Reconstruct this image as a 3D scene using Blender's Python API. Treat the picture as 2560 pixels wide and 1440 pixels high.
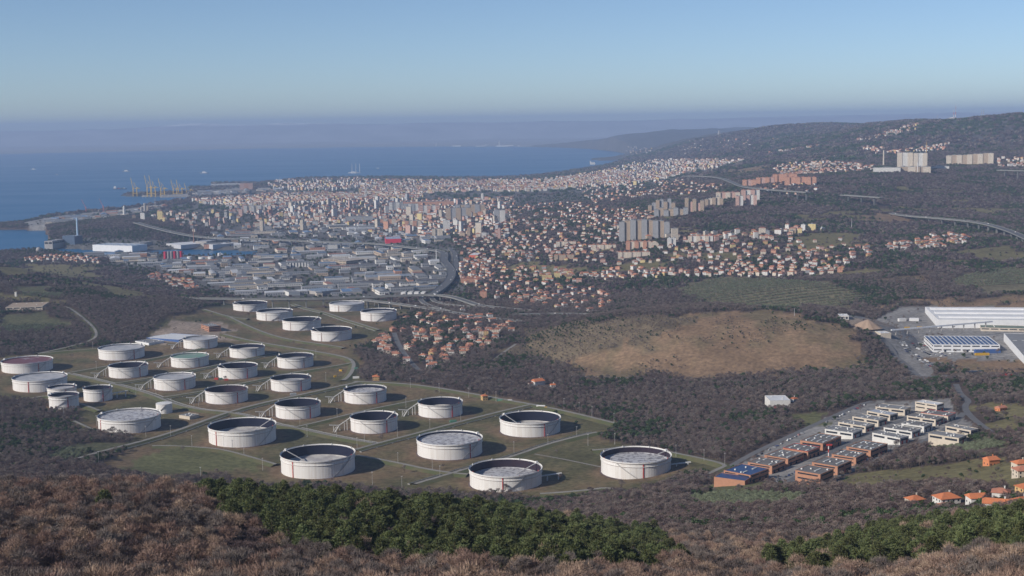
import bpy, math, random
import numpy as np
from mathutils import Matrix, Vector
random.seed(7)
rng = np.random.default_rng(7)
for _o in list(bpy.data.objects):
    bpy.data.objects.remove(_o)
S = bpy.context.scene
COL = S.collection
PI = math.pi

# ------------------------------------------------------------------ camera
CAM_H = 430.0
FPX, CX, CY = 3424.0, 1280.0, 720.0          # focal length in pixels of the 2560 x 1440 photograph
PITCH, ROLL = math.atan(415.0 / 3424.0), math.radians(0.9)
_R0, _U0 = Vector((1, 0, 0)), Vector((0, math.sin(PITCH), math.cos(PITCH)))
C_F = Vector((0, math.cos(PITCH), -math.sin(PITCH)))
C_R = math.cos(ROLL) * _R0 - math.sin(ROLL) * _U0
C_U = math.cos(ROLL) * _U0 + math.sin(ROLL) * _R0
cam_d = bpy.data.cameras.new('camera')
cam_d.sensor_fit = 'HORIZONTAL'; cam_d.sensor_width = 36.0
cam_d.lens = 36.0 * FPX / 2560.0
cam_d.clip_start = 1.0; cam_d.clip_end = 400000.0
cam = bpy.data.objects.new('camera', cam_d); COL.objects.link(cam)
cam.matrix_world = Matrix(((C_R.x, C_U.x, -C_F.x, 0), (C_R.y, C_U.y, -C_F.y, 0), (C_R.z, C_U.z, -C_F.z, CAM_H), (0, 0, 0, 1)))
S.camera = cam

# ------------------------------------------------------------------ sky, sun, exposure
SUN_EL, SUN_AZ = math.radians(29.0), math.radians(-122.0)     # azimuth clockwise from the view direction (+Y)
w = bpy.data.worlds.new('World'); S.world = w; w.use_nodes = True
_nt = w.node_tree; _nt.nodes.clear()
_sky = _nt.nodes.new('ShaderNodeTexSky'); _sky.sky_type = 'NISHITA'; _sky.sun_disc = False
_sky.sun_elevation = SUN_EL; _sky.sun_rotation = SUN_AZ
_sky.altitude = 2300.0; _sky.air_density = 0.8; _sky.dust_density = 2.6; _sky.ozone_density = 3.0
_bg = _nt.nodes.new('ShaderNodeBackground'); _bg.inputs['Strength'].default_value = 0.072
_wo = _nt.nodes.new('ShaderNodeOutputWorld')
_nt.links.new(_sky.outputs[0], _bg.inputs[0]); _nt.links.new(_bg.outputs[0], _wo.inputs[0])
sun_d = bpy.data.lights.new('sun', 'SUN'); sun_d.energy = 3.2; sun_d.angle = math.radians(0.5); sun_d.color = (1.0, 0.93, 0.84)
sun = bpy.data.objects.new('sun', sun_d); COL.objects.link(sun)
SUN_DIR = Vector((math.sin(SUN_AZ) * math.cos(SUN_EL), math.cos(SUN_AZ) * math.cos(SUN_EL), math.sin(SUN_EL)))
sun.rotation_euler = SUN_DIR.to_track_quat('Z', 'Y').to_euler()
sun.location = (0, 0, 900)
S.view_settings.view_transform = 'Standard'; S.view_settings.look = 'None'
S.view_settings.exposure = 0.58; S.view_settings.gamma = 1.0; S.view_settings.use_curve_mapping = False
S.render.engine = 'CYCLES'
cy = S.cycles
cy.use_denoising = True
try: cy.denoiser = 'OPENIMAGEDENOISE'; cy.denoising_input_passes = 'RGB_ALBEDO_NORMAL'
except Exception: pass
cy.max_bounces = 4; cy.diffuse_bounces = 2; cy.glossy_bounces = 2; cy.volume_bounces = 0; cy.transparent_max_bounces = 4
cy.use_adaptive_sampling = True; cy.adaptive_threshold = 0.02
cy.sample_clamp_indirect = 4.0
HAZE_DENSITY, HAZE_COLOR, HAZE_ANISO = 5.2e-5, (0.46, 0.62, 0.92), 0.0

# ------------------------------------------------------------------ numeric helpers
def ray(px, py):
    px = np.asarray(px, float); py = np.asarray(py, float)
    a = px - CX; b = CY - py
    return tuple(C_F[i] * FPX + C_R[i] * a + C_U[i] * b for i in range(3))
def on_plane(px, py, z=0.0):
    rx, ry, rz = ray(px, py)
    t = (z - CAM_H) / np.minimum(rz, -1e-3)
    return rx * t, ry * t
def project(x, y, z):
    vx, vy, vz = np.asarray(x, float), np.asarray(y, float), np.asarray(z, float) - CAM_H
    d = vx * C_F[0] + vy * C_F[1] + vz * C_F[2]
    r = vx * C_R[0] + vy * C_R[1] + vz * C_R[2]
    u = vx * C_U[0] + vy * C_U[1] + vz * C_U[2]
    return CX + FPX * r / d, CY - FPX * u / d, d
def _hash(xi, yi, seed):
    h = (xi.astype(np.int64) * 374761393 + yi.astype(np.int64) * 668265263 + seed * 974711) & 0xffffffff
    h = ((h ^ (h >> 13)) * 1274126177) & 0xffffffff
    return ((h ^ (h >> 16)) & 0xffffffff) / 4294967295.0
def vnoise(x, y, seed=0):
    xf = np.floor(x); yf = np.floor(y)
    u = x - xf; v = y - yf
    u = u * u * (3 - 2 * u); v = v * v * (3 - 2 * v)
    a = _hash(xf, yf, seed); b = _hash(xf + 1, yf, seed); c = _hash(xf, yf + 1, seed); d = _hash(xf + 1, yf + 1, seed)
    return (a * (1 - u) + b * u) * (1 - v) + (c * (1 - u) + d * u) * v
def fbm(x, y, octaves=4, seed=0):
    s = 0.0; a = 0.5
    for k in range(octaves):
        s = s + a * (vnoise(x, y, seed + k * 17) - 0.5)
        x = x * 2.03 + 3.1; y = y * 2.03 - 1.7; a *= 0.5
    return s
def inside(x, y, poly):
    poly = np.asarray(poly, float)
    res = np.zeros(np.shape(x), bool)
    ok = (x >= poly[:, 0].min()) & (x <= poly[:, 0].max()) & (y >= poly[:, 1].min()) & (y <= poly[:, 1].max())
    if not np.any(ok): return res
    xs, ys = x[ok], y[ok]
    r = np.zeros(xs.shape, bool)
    n = len(poly); j = n - 1
    for i in range(n):
        xi, yi = poly[i]; xj, yj = poly[j]
        if yi != yj:
            c = ((yi > ys) != (yj > ys)) & (xs < (xj - xi) * (ys - yi) / (yj - yi) + xi)
            r ^= c
        j = i
    res[ok] = r
    return res

# ------------------------------------------------------------------ terrain heights
# one profile (distance, height) for each line of sight, given by its photo column
PROFILE = {
 -700: [(0,428),(150,375),(250,335),(350,312),(450,298),(520,290),(600,265),(700,230),(800,205),(1000,170),(1200,135),(1350,110),(1500,90),(1700,75),(1900,60),(2300,62),(2600,85),(3000,105),(3300,112),(3500,98),(3800,45),(4000,12),(4300,2),(9000,2)],
 0: [(0,428),(150,375),(250,335),(350,310),(450,296),(520,288),(600,262),(700,228),(800,200),(1000,155),(1200,112),(1350,84),(1500,66),(1700,55),(1900,45),(2000,42),(2300,42),(2450,51),(2600,66),(2750,80),(3000,95),(3300,104),(3500,96),(3800,45),(4000,12),(4300,2),(5000,4),(5600,6),(9000,5)],
 300: [(0,428),(150,375),(250,335),(350,308),(450,292),(540,280),(620,254),(700,226),(800,194),(1000,140),(1200,95),(1350,70),(1500,52),(1700,43),(1900,40),(2300,40),(2450,44),(2600,60),(2800,77),(2950,79),(3150,64),(3400,30),(3700,12),(4300,4),(4900,10),(5200,40),(5500,56),(5800,50),(6300,14),(7000,6),(9000,4)],
 600: [(0,428),(150,375),(250,335),(350,306),(450,288),(560,270),(650,243),(800,195),(1000,130),(1200,75),(1350,47),(1450,41),(1600,40),(2800,40),(2950,30),(3100,20),(3500,11),(4000,7),(4500,5),(5000,14),(5500,30),(6000,34),(7000,30),(8000,24),(9000,18),(10000,6)],
 900: [(0,428),(150,375),(250,333),(350,304),(450,286),(560,267),(650,240),(800,192),(1000,128),(1200,72),(1350,46),(1450,40),(2850,40),(3000,24),(3500,13),(4000,10),(4500,12),(5000,18),(5500,27),(6000,36),(7000,42),(8000,36),(9000,42),(9700,44),(10200,6),(11000,2)],
 1280: [(0,428),(150,375),(250,330),(350,302),(450,283),(560,262),(650,235),(800,188),(1000,124),(1200,70),(1320,46),(1420,40),(2000,40),(2300,44),(2600,44),(3000,36),(3500,30),(4000,35),(4500,50),(5000,60),(5500,66),(6000,62),(7000,56),(8000,52),(9000,40),(9800,20),(10300,2),(11000,1)],
 1600: [(0,428),(150,372),(250,325),(350,300),(450,276),(500,260),(600,232),(700,207),(800,183),(900,160),(1000,138),(1150,104),(1300,68),(1400,48),(1500,43),(2000,42),(2600,45),(2800,46),(3100,50),(3428,57),(3800,95),(4200,111),(4500,119),(5000,122),(5500,121),(6000,118),(7000,106),(8000,96),(9000,89),(10000,81),(11000,71),(12000,62),(13000,58),(14000,85),(14700,60),(15400,4),(17000,4)],
 1750: [(0,428),(150,370),(250,322),(350,298),(430,276),(500,259),(600,230),(800,180),(1000,136),(1150,104),(1300,72),(1400,56),(1500,52),(1700,48),(2000,45),(2600,46),(2780,48),(3100,62),(3400,74),(3800,100),(4200,118),(4700,140),(5400,158),(6000,155),(7000,145),(8000,135),(9000,140),(10500,150),(11500,190),(12300,250),(13200,292),(14000,285),(16000,250)],
 1900: [(0,428),(150,370),(250,318),(350,296),(430,275),(500,258),(600,229),(700,203),(800,178),(900,154),(1000,134),(1100,114),(1200,95),(1350,68),(1500,61),(1700,57),(2000,48),(2300,46),(2600,46),(2750,50),(3100,73),(3400,89),(4000,122),(4500,150),(5000,172),(5400,185),(6000,186),(6800,186),(7500,176),(8000,168),(8500,180),(9500,232),(10500,300),(11500,362),(12500,335),(14000,300),(16000,290)],
 2200: [(0,428),(150,372),(250,320),(350,297),(450,273),(520,257),(600,232),(700,206),(850,172),(1000,140),(1200,105),(1350,84),(1500,72),(1700,62),(2000,55),(2300,56),(2650,66),(2950,84),(3500,102),(4100,110),(4700,143),(5100,180),(5500,214),(5800,205),(6300,215),(6800,252),(7500,300),(8200,352),(8800,388),(9500,360),(12000,330),(16000,300)],
 2380: [(0,428),(150,374),(250,324),(350,301),(450,278),(520,262),(600,238),(700,211),(850,178),(1000,149),(1200,115),(1350,94),(1500,80),(1700,66),(2000,56),(2300,56),(2600,66),(2900,84),(3400,98),(3900,106),(4400,114),(4800,144),(5200,182),(5550,212),(5800,210),(6200,224),(6700,268),(7200,335),(7600,398),(7900,418),(8500,395),(12000,340),(16000,300)],
 2560: [(0,428),(150,376),(250,328),(350,305),(450,284),(520,268),(600,246),(700,218),(850,186),(1000,160),(1200,127),(1350,106),(1500,90),(1700,72),(2000,58),(2300,58),(2550,68),(2850,84),(3300,93),(3700,101),(4200,106),(4600,118),(4900,150),(5300,190),(5600,200),(6000,228),(6500,275),(7000,325),(7300,385),(7600,436),(8200,420),(9500,380),(12000,350),(16000,320)],
 3300: [(0,428),(150,380),(250,340),(350,318),(450,300),(520,286),(600,268),(700,245),(850,215),(1000,192),(1200,162),(1350,140),(1500,124),(1700,104),(2000,84),(2300,76),(2600,82),(3300,100),(3900,112),(4600,135),(5300,200),(6000,262),(6800,360),(7400,430),(8200,420),(12000,360),(16000,330)],
}
_cols = sorted(PROFILE)
_sv = np.array([(c - 1280.0) / 3400.0 for c in _cols])
_lv = np.linspace(math.log(40.0), math.log(16000.0), 900)
_ys = np.exp(_lv)
_tab = np.array([np.interp(_ys, [p[0] for p in PROFILE[c]], [p[1] for p in PROFILE[c]]) for c in _cols])
_sg = np.linspace(_sv[0], _sv[-1], 260)
_grid = np.empty((len(_sg), len(_lv)))
for _j in range(len(_lv)):
    _grid[:, _j] = np.interp(_sg, _sv, _tab[:, _j])
def _blur(a, n, axis):
    k = np.ones(2 * n + 1) / (2 * n + 1)
    p = np.apply_along_axis(lambda r: np.convolve(np.pad(r, n, mode='edge'), k, mode='valid'), axis, a)
    return p
for _k in range(2):
    _grid = _blur(_grid, 4, 1); _grid = _blur(_grid, 5, 0)
def _lookup(s, lv):
    a = np.clip((s - _sg[0]) / (_sg[1] - _sg[0]), 0, len(_sg) - 1.001); b = np.clip((lv - _lv[0]) / (_lv[1] - _lv[0]), 0, len(_lv) - 1.001)
    i = a.astype(int); j = b.astype(int); u = a - i; v = b - j
    return (_grid[i, j] * (1 - u) + _grid[i + 1, j] * u) * (1 - v) + (_grid[i, j + 1] * (1 - u) + _grid[i + 1, j + 1] * u) * v

def sea_poly(pts):
    a = np.array(pts, float); x, y = on_plane(a[:, 0], a[:, 1], 0.0)
    return np.stack([x, y], 1)
SEA = [sea_poly([(-900,575),(0,560),(50,557),(128,541),(180,534),(250,526),(310,523),(370,515),(412,510),(455,505),(500,499),(640,497),(700,492),(640,484),(560,492),(440,494),(318,491),(300,489),(330,485),(470,484),(505,476),(470,473),(478,469),(590,471),(600,464),(528,462),(530,457),(590,458),(650,458),(700,452),(760,445),(900,442.5),(1000,442),(1150,443.5),(1280,444),(1340,443),(1400,439),(1480,431),(1530,424),(1565,412),(1585,404),(1560,400.5),(1500,401),(1474,400),(1480,396),(1530,393),(1560,389),(1575,385),(1540,379),(1480,372),(1400,368.5),(1280,366.5),(1100,366.5),(900,368),(640,371.5),(300,379),(0,385),(-900,398)]),
       sea_poly([(-900,583),(0,574),(112,576),(122,592),(126,610),(119,613),(128,618),(180,623),(300,626),(360,627),(480,624),(560,625),(640,629),(660,633),(640,640),(560,641),(470,641),(380,637),(300,639),(230,643),(180,637),(130,631),(90,626),(0,629),(-900,650)])]

def brown_hill(x, y):
    a = (x - 352.0) / 330.0; b = (y - (2350.0 - 0.10 * (x - 352.0))) / 300.0
    r = np.clip(1 - (np.abs(a) ** 2.3 + np.abs(b) ** 2.0), 0, 1)
    return 52.0 * r ** 0.85 * (1.0 - 0.18 * np.clip(-a, -1, 1))
def land(x, y):
    x = np.asarray(x, float); y = np.maximum(np.asarray(y, float), 45.0)
    z = _lookup(x / y, np.log(y))
    amp = np.interp(y, [0, 300, 1250, 1450, 2900, 3300, 4500, 6000, 8000, 14000], [5, 9, 8, 0.5, 0.8, 3, 9, 26, 75, 90])
    wgt = np.where(y < 1450, 1.0, np.clip((z - 42.0) / 40.0, 0.0, 1.0))
    z = z + amp * wgt * fbm(x / np.interp(y, [0, 1400, 4000, 9000], [70, 110, 260, 700]), y / np.interp(y, [0, 1400, 4000, 9000], [70, 110, 260, 700]), 5, 3)
    z = z + np.clip((y - 6300) / 1500, 0, 1) * np.clip((z - 60) / 120, 0, 1) * 70.0 * fbm(x / 1500, y / 1700, 3, 101)
    bh = brown_hill(x, y)
    z = z + bh + np.clip(bh / 20.0, 0, 1) * 5.0 * fbm(x / 60, y / 60, 4, 9)
    z = z + 14.0 * np.exp(-(((x - 580) / 170.0) ** 2 + ((y - 2870) / 110.0) ** 2))
    far = y > 15000
    z = np.where(far, 3.0, z)
    # hills along the far coast
    for (cx, cyy, rx, ry, hh) in ((1900, 19000, 900, 1800, 120), (2900, 20500, 1500, 2200, 235), (4300, 24000, 2000, 2600, 270), (1250, 22500, 1500, 1200, 60), (3300, 17000, 900, 1600, 190)):
        z = z + np.where(y > 14500, hh * np.exp(-(((x - cx) / rx) ** 2 + ((y - cyy) / ry) ** 2)) * (1 + 0.9 * fbm(x / 1500, y / 1500, 4, 21)), 0)
    return z
NS, NY = 760, 640
gs = np.r_[np.linspace(-1.7, -0.60, 26)[:-1], np.linspace(-0.60, 0.60, NS - 50), np.linspace(0.60, 1.7, 26)[1:]]; gy = np.geomspace(42.0, 29500.0, NY)
GX = (gs[None, :] * gy[:, None]).ravel(); GYY = np.repeat(gy, NS)
_GL = land(GX, GYY).reshape(NY, NS)
_l0, _ld = math.log(gy[0]), math.log(gy[1]) - math.log(gy[0])
def landq(x, y):
    """height of the ground sheet itself"""
    x = np.asarray(x, float); y = np.maximum(np.asarray(y, float), 42.5)
    a = np.clip(np.interp(x / y, gs, np.arange(NS)), 0, NS - 1.001); b = (np.log(y) - _l0) / _ld
    j = np.clip(b, 0, NY - 1.001).astype(int); i = a.astype(int)
    u = a - i; v = np.clip((y - gy[j]) / (gy[j + 1] - gy[j]), 0, 1)
    return (_GL[j, i] * (1 - u) + _GL[j, i + 1] * u) * (1 - v) + (_GL[j + 1, i] * (1 - u) + _GL[j + 1, i + 1] * u) * v
def in_sea(x, y):
    return inside(x, y, SEA[0]) | inside(x, y, SEA[1])
def ground(x, y):
    x = np.atleast_1d(np.asarray(x, float)); y = np.atleast_1d(np.asarray(y, float))
    z = np.maximum(landq(x, y), 1.6)
    return np.where(in_sea(x, y), -9.0, z)
def gz(x, y):
    return float(ground(x, y)[0])
_MY = np.geomspace(160.0, 29000.0, 420)
def hit(px, py):
    """where the lines of sight through photo pixels meet the ground: arrays X, Y, Z"""
    px = np.atleast_1d(np.asarray(px, float)); py = np.atleast_1d(np.asarray(py, float))
    rx, ry, rz = ray(px, py); sx = rx / ry; sz = rz / ry
    out = np.full(len(px), _MY[-1]); todo = np.ones(len(px), bool); prev = None; py_ = _MY[0]
    for yk in _MY:
        d = CAM_H + sz * yk - np.maximum(landq(sx * yk, np.full(len(px), yk)), 0.5)
        if prev is not None:
            new = todo & (d < 0)
            if new.any():
                t = np.clip(prev / np.maximum(prev - d, 1e-6), 0, 1); out[new] = (py_ * (1 - t) + yk * t)[new]; todo &= ~new
                if not todo.any(): break
        prev = d; py_ = yk
    x = sx * out
    return x, out, np.maximum(landq(x, out), 0.5)
def at(px, py):
    x, y, z = hit([px], [py]); return float(x[0]), float(y[0]), float(z[0])
def world_poly(pts):
    a = np.array(pts, float); x, y, z = hit(a[:, 0], a[:, 1])
    return np.stack([x, y], 1)
# ------------------------------------------------------------------ materials
MATS = {}
def _new(name):
    m = bpy.data.materials.new(name); m.use_nodes = True
    nt = m.node_tree; b = nt.nodes['Principled BSDF']
    b.inputs['Specular IOR Level'].default_value = 0.25
    return m, nt, b
def _mix(nt, a, b, fac, mode='MIX'):
    n = nt.nodes.new('ShaderNodeMix'); n.data_type = 'RGBA'; n.blend_type = mode
    for sock, v in ((n.inputs['Factor'], fac), (n.inputs[6], a), (n.inputs[7], b)):
        if isinstance(v, (int, float)): sock.default_value = v
        elif isinstance(v, tuple): sock.default_value = (*v, 1.0)
        else: nt.links.new(v, sock)
    return n.outputs[2]
def _noise(nt, scale, detail=4.0, coord='Object', rough=0.6):
    tc = nt.nodes.new('ShaderNodeTexCoord'); n = nt.nodes.new('ShaderNodeTexNoise')
    n.inputs['Scale'].default_value = scale; n.inputs['Detail'].default_value = detail; n.inputs['Roughness'].default_value = rough
    nt.links.new(tc.outputs[coord], n.inputs['Vector'])
    return n.outputs[0]
def _ramp(nt, fac, lo, hi, a=0.0, b=1.0):
    n = nt.nodes.new('ShaderNodeMapRange'); n.inputs[1].default_value = lo; n.inputs[2].default_value = hi; n.inputs[3].default_value = a; n.inputs[4].default_value = b
    nt.links.new(fac, n.inputs[0]); return n.outputs[0]
def _math(nt, op, a, b=None):
    n = nt.nodes.new('ShaderNodeMath'); n.operation = op
    for k, v in enumerate((a, b)):
        if v is None: continue
        if isinstance(v, (int, float)): n.inputs[k].default_value = v
        else: nt.links.new(v, n.inputs[k])
    return n.outputs[0]
def mat(name, col, rough=0.75, dirt=0.25, scale=0.3, metal=0.0, vary=0.0, dirt_col=None):
    """plain paint, concrete, metal ...: base colour, blotches of wear, a small difference from copy to copy"""
    if name in MATS: return MATS[name]
    m, nt, b = _new(name)
    b.inputs['Roughness'].default_value = rough; b.inputs['Metallic'].default_value = metal
    dc = dirt_col or tuple(c * 0.55 for c in col)
    f = _ramp(nt, _noise(nt, scale), 0.42, 0.72, 0.0, dirt)
    c = _mix(nt, col, dc, f)
    if vary:
        oi = nt.nodes.new('ShaderNodeObjectInfo'); h = nt.nodes.new('ShaderNodeHueSaturation')
        nt.links.new(_ramp(nt, oi.outputs['Random'], 0, 1, 1 - vary, 1 + vary), h.inputs['Value']); nt.links.new(c, h.inputs['Color']); c = h.outputs[0]
    nt.links.new(c, b.inputs['Base Color'])
    MATS[name] = m; return m
def mat_wall(name, col=None, pitch=(3.4, 3.1), win=(0.36, 0.42), glass=(0.035, 0.045, 0.06), attr=False, vary=0.0):
    """facade far off: rows of windows too small to pick apart, by wall coordinates in metres"""
    if name in MATS: return MATS[name]
    m, nt, b = _new(name); b.inputs['Roughness'].default_value = 0.8
    uv = nt.nodes.new('ShaderNodeUVMap'); sp = nt.nodes.new('ShaderNodeSeparateXYZ'); nt.links.new(uv.outputs[0], sp.inputs[0])
    fu = _math(nt, 'FRACT', _math(nt, 'DIVIDE', sp.outputs[0], pitch[0])); fv = _math(nt, 'FRACT', _math(nt, 'DIVIDE', sp.outputs[1], pitch[1]))
    iu = _math(nt, 'LESS_THAN', _math(nt, 'ABSOLUTE', _math(nt, 'SUBTRACT', fu, 0.5)), win[0] / 2)
    iv = _math(nt, 'LESS_THAN', _math(nt, 'ABSOLUTE', _math(nt, 'SUBTRACT', fv, 0.5)), win[1] / 2)
    w_ = _math(nt, 'MULTIPLY', iu, iv)
    if attr:
        a = nt.nodes.new('ShaderNodeAttribute'); a.attribute_name = 'tint'; base = a.outputs['Color']
    else:
        base = _mix(nt, col, tuple(c * 0.7 for c in col), _ramp(nt, _noise(nt, 0.15), 0.45, 0.7, 0, 0.5))
        if vary:
            oi = nt.nodes.new('ShaderNodeObjectInfo'); h = nt.nodes.new('ShaderNodeHueSaturation')
            nt.links.new(_ramp(nt, oi.outputs['Random'], 0, 1, 1 - vary, 1 + vary), h.inputs['Value']); nt.links.new(base, h.inputs['Color']); base = h.outputs[0]
    nt.links.new(_mix(nt, base, glass, w_), b.inputs['Base Color'])
    nt.links.new(_ramp(nt, w_, 0, 1, 0.8, 0.25), b.inputs['Roughness'])
    MATS[name] = m; return m
def mat_attr(name, attr='tint', rough=0.85, scale=0.05, amount=0.35, fine=None):
    if name in MATS: return MATS[name]
    m, nt, b = _new(name); b.inputs['Roughness'].default_value = rough; b.inputs['Specular IOR Level'].default_value = 0.1
    a = nt.nodes.new('ShaderNodeAttribute'); a.attribute_name = attr
    c = a.outputs['Color']
    h = nt.nodes.new('ShaderNodeHueSaturation'); nt.links.new(_ramp(nt, _noise(nt, scale, 6.0), 0.3, 0.7, 1 - amount, 1 + amount), h.inputs['Value']); nt.links.new(c, h.inputs['Color']); c = h.outputs[0]
    if fine:
        h2 = nt.nodes.new('ShaderNodeHueSaturation'); nt.links.new(_ramp(nt, _noise(nt, fine, 5.0), 0.3, 0.7, 0.65, 1.35), h2.inputs['Value']); nt.links.new(c, h2.inputs['Color']); c = h2.outputs[0]
    nt.links.new(c, b.inputs['Base Color'])
    MATS[name] = m; return m
def mat_leaf(name, col, col2, vary=0.25, rough=0.8):
    """foliage or twigs: colour differs from spray to spray and from tree to tree"""
    if name in MATS: return MATS[name]
    m, nt, b = _new(name); b.inputs['Roughness'].default_value = rough; b.inputs['Specular IOR Level'].default_value = 0.1
    g = nt.nodes.new('ShaderNodeNewGeometry'); oi = nt.nodes.new('ShaderNodeObjectInfo')
    c = _mix(nt, col, col2, g.outputs['Random Per Island'])
    h = nt.nodes.new('ShaderNodeHueSaturation'); nt.links.new(_ramp(nt, oi.outputs['Random'], 0, 1, 1 - vary, 1 + vary), h.inputs['Value'])
    nt.links.new(_ramp(nt, oi.outputs['Random'], 0, 1, 0.485, 0.515), h.inputs['Hue'])
    nt.links.new(c, h.inputs['Color']); nt.links.new(h.outputs[0], b.inputs['Base Color'])
    MATS[name] = m; return m

# ------------------------------------------------------------------ mesh helper
class MB:
    def __init__(self): self.v = []; self.f = []; self.m = []; self.uv = []
    def face(self, pts, m=0, uv=None):
        k = len(self.v); self.v.extend([tuple(p) for p in pts]); self.f.append(tuple(range(k, k + len(pts)))); self.m.append(m)
        self.uv.append(uv or [(p[0] + p[1], p[2]) for p in pts])
        return self
    def prism(self, poly, z0, z1, m=0, mt=None, bottom=False):
        n = len(poly); u = 0.0
        for i in range(n):
            a, b = poly[i], poly[(i + 1) % n]; L = math.hypot(b[0] - a[0], b[1] - a[1])
            self.face([(a[0], a[1], z0), (b[0], b[1], z0), (b[0], b[1], z1), (a[0], a[1], z1)], m, [(0, 0), (L, 0), (L, z1 - z0), (0, z1 - z0)])
        self.face([(p[0], p[1], z1) for p in poly], m if mt is None else mt)
        if bottom: self.face([(p[0], p[1], z0) for p in reversed(poly)], m)
        return self
    def box(self, x0, x1, y0, y1, z0, z1, m=0, mt=None, bottom=True):
        return self.prism([(x0, y0), (x1, y0), (x1, y1), (x0, y1)], z0, z1, m, mt, bottom)
    def beam(self, a, b, w, h=None, m=0):
        a = Vector(a); b = Vector(b); h = h or w
        d = (b - a); L = d.length
        if L < 1e-6: return self
        d /= L; up = Vector((0, 0, 1)) if abs(d.z) < 0.95 else Vector((1, 0, 0))
        s = d.cross(up).normalized() * w / 2; t = s.cross(d).normalized() * h / 2
        q = [(-s - t), (s - t), (s + t), (-s + t)]
        A = [a + k for k in q]; B = [b + k for k in q]
        for i in range(4):
            j = (i + 1) % 4; self.face([A[i], A[j], B[j], B[i]], m)
        self.face(A[::-1], m); self.face(B, m); return self
    def cyl(self, x, y, z0, z1, r0, r1=None, n=12, m=0, mt=None, caps=True):
        r1 = r0 if r1 is None else r1
        A = [(x + r0 * math.cos(2 * PI * k / n), y + r0 * math.sin(2 * PI * k / n), z0) for k in range(n)]
        B = [(x + r1 * math.cos(2 * PI * k / n), y + r1 * math.sin(2 * PI * k / n), z1) for k in range(n)]
        for i in range(n):
            j = (i + 1) % n; self.face([A[i], A[j], B[j], B[i]], m, [(i / n * 2 * PI * r0, 0), ((i + 1) / n * 2 * PI * r0, 0), ((i + 1) / n * 2 * PI * r0, z1 - z0), (i / n * 2 * PI * r0, z1 - z0)])
        if caps: self.face(B, m if mt is None else mt); self.face(A[::-1], m)
        return self
    def ring(self, r0, r1, z0, z1, n=72, m=0):
        for i in range(n):
            a, b = 2 * PI * i / n, 2 * PI * (i + 1) / n
            ca, sa, cb, sb = math.cos(a), math.sin(a), math.cos(b), math.sin(b)
            self.face([(r1 * ca, r1 * sa, z0), (r1 * cb, r1 * sb, z0), (r1 * cb, r1 * sb, z1), (r1 * ca, r1 * sa, z1)], m, [(r1 * a, 0), (r1 * b, 0), (r1 * b, z1 - z0), (r1 * a, z1 - z0)])
            self.face([(r0 * cb, r0 * sb, z0), (r0 * ca, r0 * sa, z0), (r0 * ca, r0 * sa, z1), (r0 * cb, r0 * sb, z1)], m)
            self.face([(r1 * ca, r1 * sa, z1), (r1 * cb, r1 * sb, z1), (r0 * cb, r0 * sb, z1), (r0 * ca, r0 * sa, z1)], m)
            self.face([(r1 * cb, r1 * sb, z0), (r1 * ca, r1 * sa, z0), (r0 * ca, r0 * sa, z0), (r0 * cb, r0 * sb, z0)], m)
        return self
    def hip(self, x0, x1, y0, y1, z, h, m=0, over=0.5, hip=1.0, th=0.22):
        """hip (hip=1) or gable (hip=0) roof with eaves and thickness over a rectangle, ridge along the longer side"""
        x0 -= over; x1 += over; y0 -= over; y1 += over
        if (x1 - x0) >= (y1 - y0):
            k = min((y1 - y0) / 2, (x1 - x0) / 2 - 0.01) * hip; ym = (y0 + y1) / 2
            r = [(x0 + k, ym, z + h), (x1 - k, ym, z + h)]
            fs = [[(x0, y0, z), (x1, y0, z), r[1], r[0]], [(x1, y1, z), (x0, y1, z), r[0], r[1]], [(x0, y1, z), (x0, y0, z), r[0]], [(x1, y0, z), (x1, y1, z), r[1]]]
        else:
            k = min((x1 - x0) / 2, (y1 - y0) / 2 - 0.01) * hip; xm = (x0 + x1) / 2
            r = [(xm, y0 + k, z + h), (xm, y1 - k, z + h)]
            fs = [[(x1, y0, z), (x1, y1, z), r[1], r[0]], [(x0, y1, z), (x0, y0, z), r[0], r[1]], [(x0, y0, z), (x1, y0, z), r[0]], [(x1, y1, z), (x0, y1, z), r[1]]]
        for f in fs: self.face(f, m)
        self.box(x0, x1, y0, y1, z - th, z - 0.002, m)
        return self
    def data(self, name, mats, smooth=False, weld=False, attrs=None):
        me = bpy.data.meshes.new(name)
        me.from_pydata(self.v, [], self.f)
        for m in mats: me.materials.append(m)
        if len(mats) > 1: me.polygons.foreach_set('material_index', self.m)
        l = me.uv_layers.new(name='UVMap'); l.data.foreach_set('uv', [c for f in self.uv for p in f for c in p])
        if smooth: me.polygons.foreach_set('use_smooth', [True] * len(self.f))
        me.update()
        return me
def link(name, data, parent=None, loc=None, rz=None):
    o = bpy.data.objects.new(name, data); COL.objects.link(o)
    if parent is not None: o.parent = parent
    if loc is not None: o.location = loc
    if rz is not None: o.rotation_euler = (0, 0, rz)
    return o
def tag(o, label=None, cat=None, group=None, kind=None):
    if label: o['label'] = label
    if cat: o['category'] = cat
    if group: o['group'] = group
    if kind: o['kind'] = kind
    return o
def thing(name, label, cat, loc, rz=0.0, group=None):
    o = link(name, None, None, loc, rz); o.empty_display_size = 1.0
    return tag(o, label, cat, group)
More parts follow.
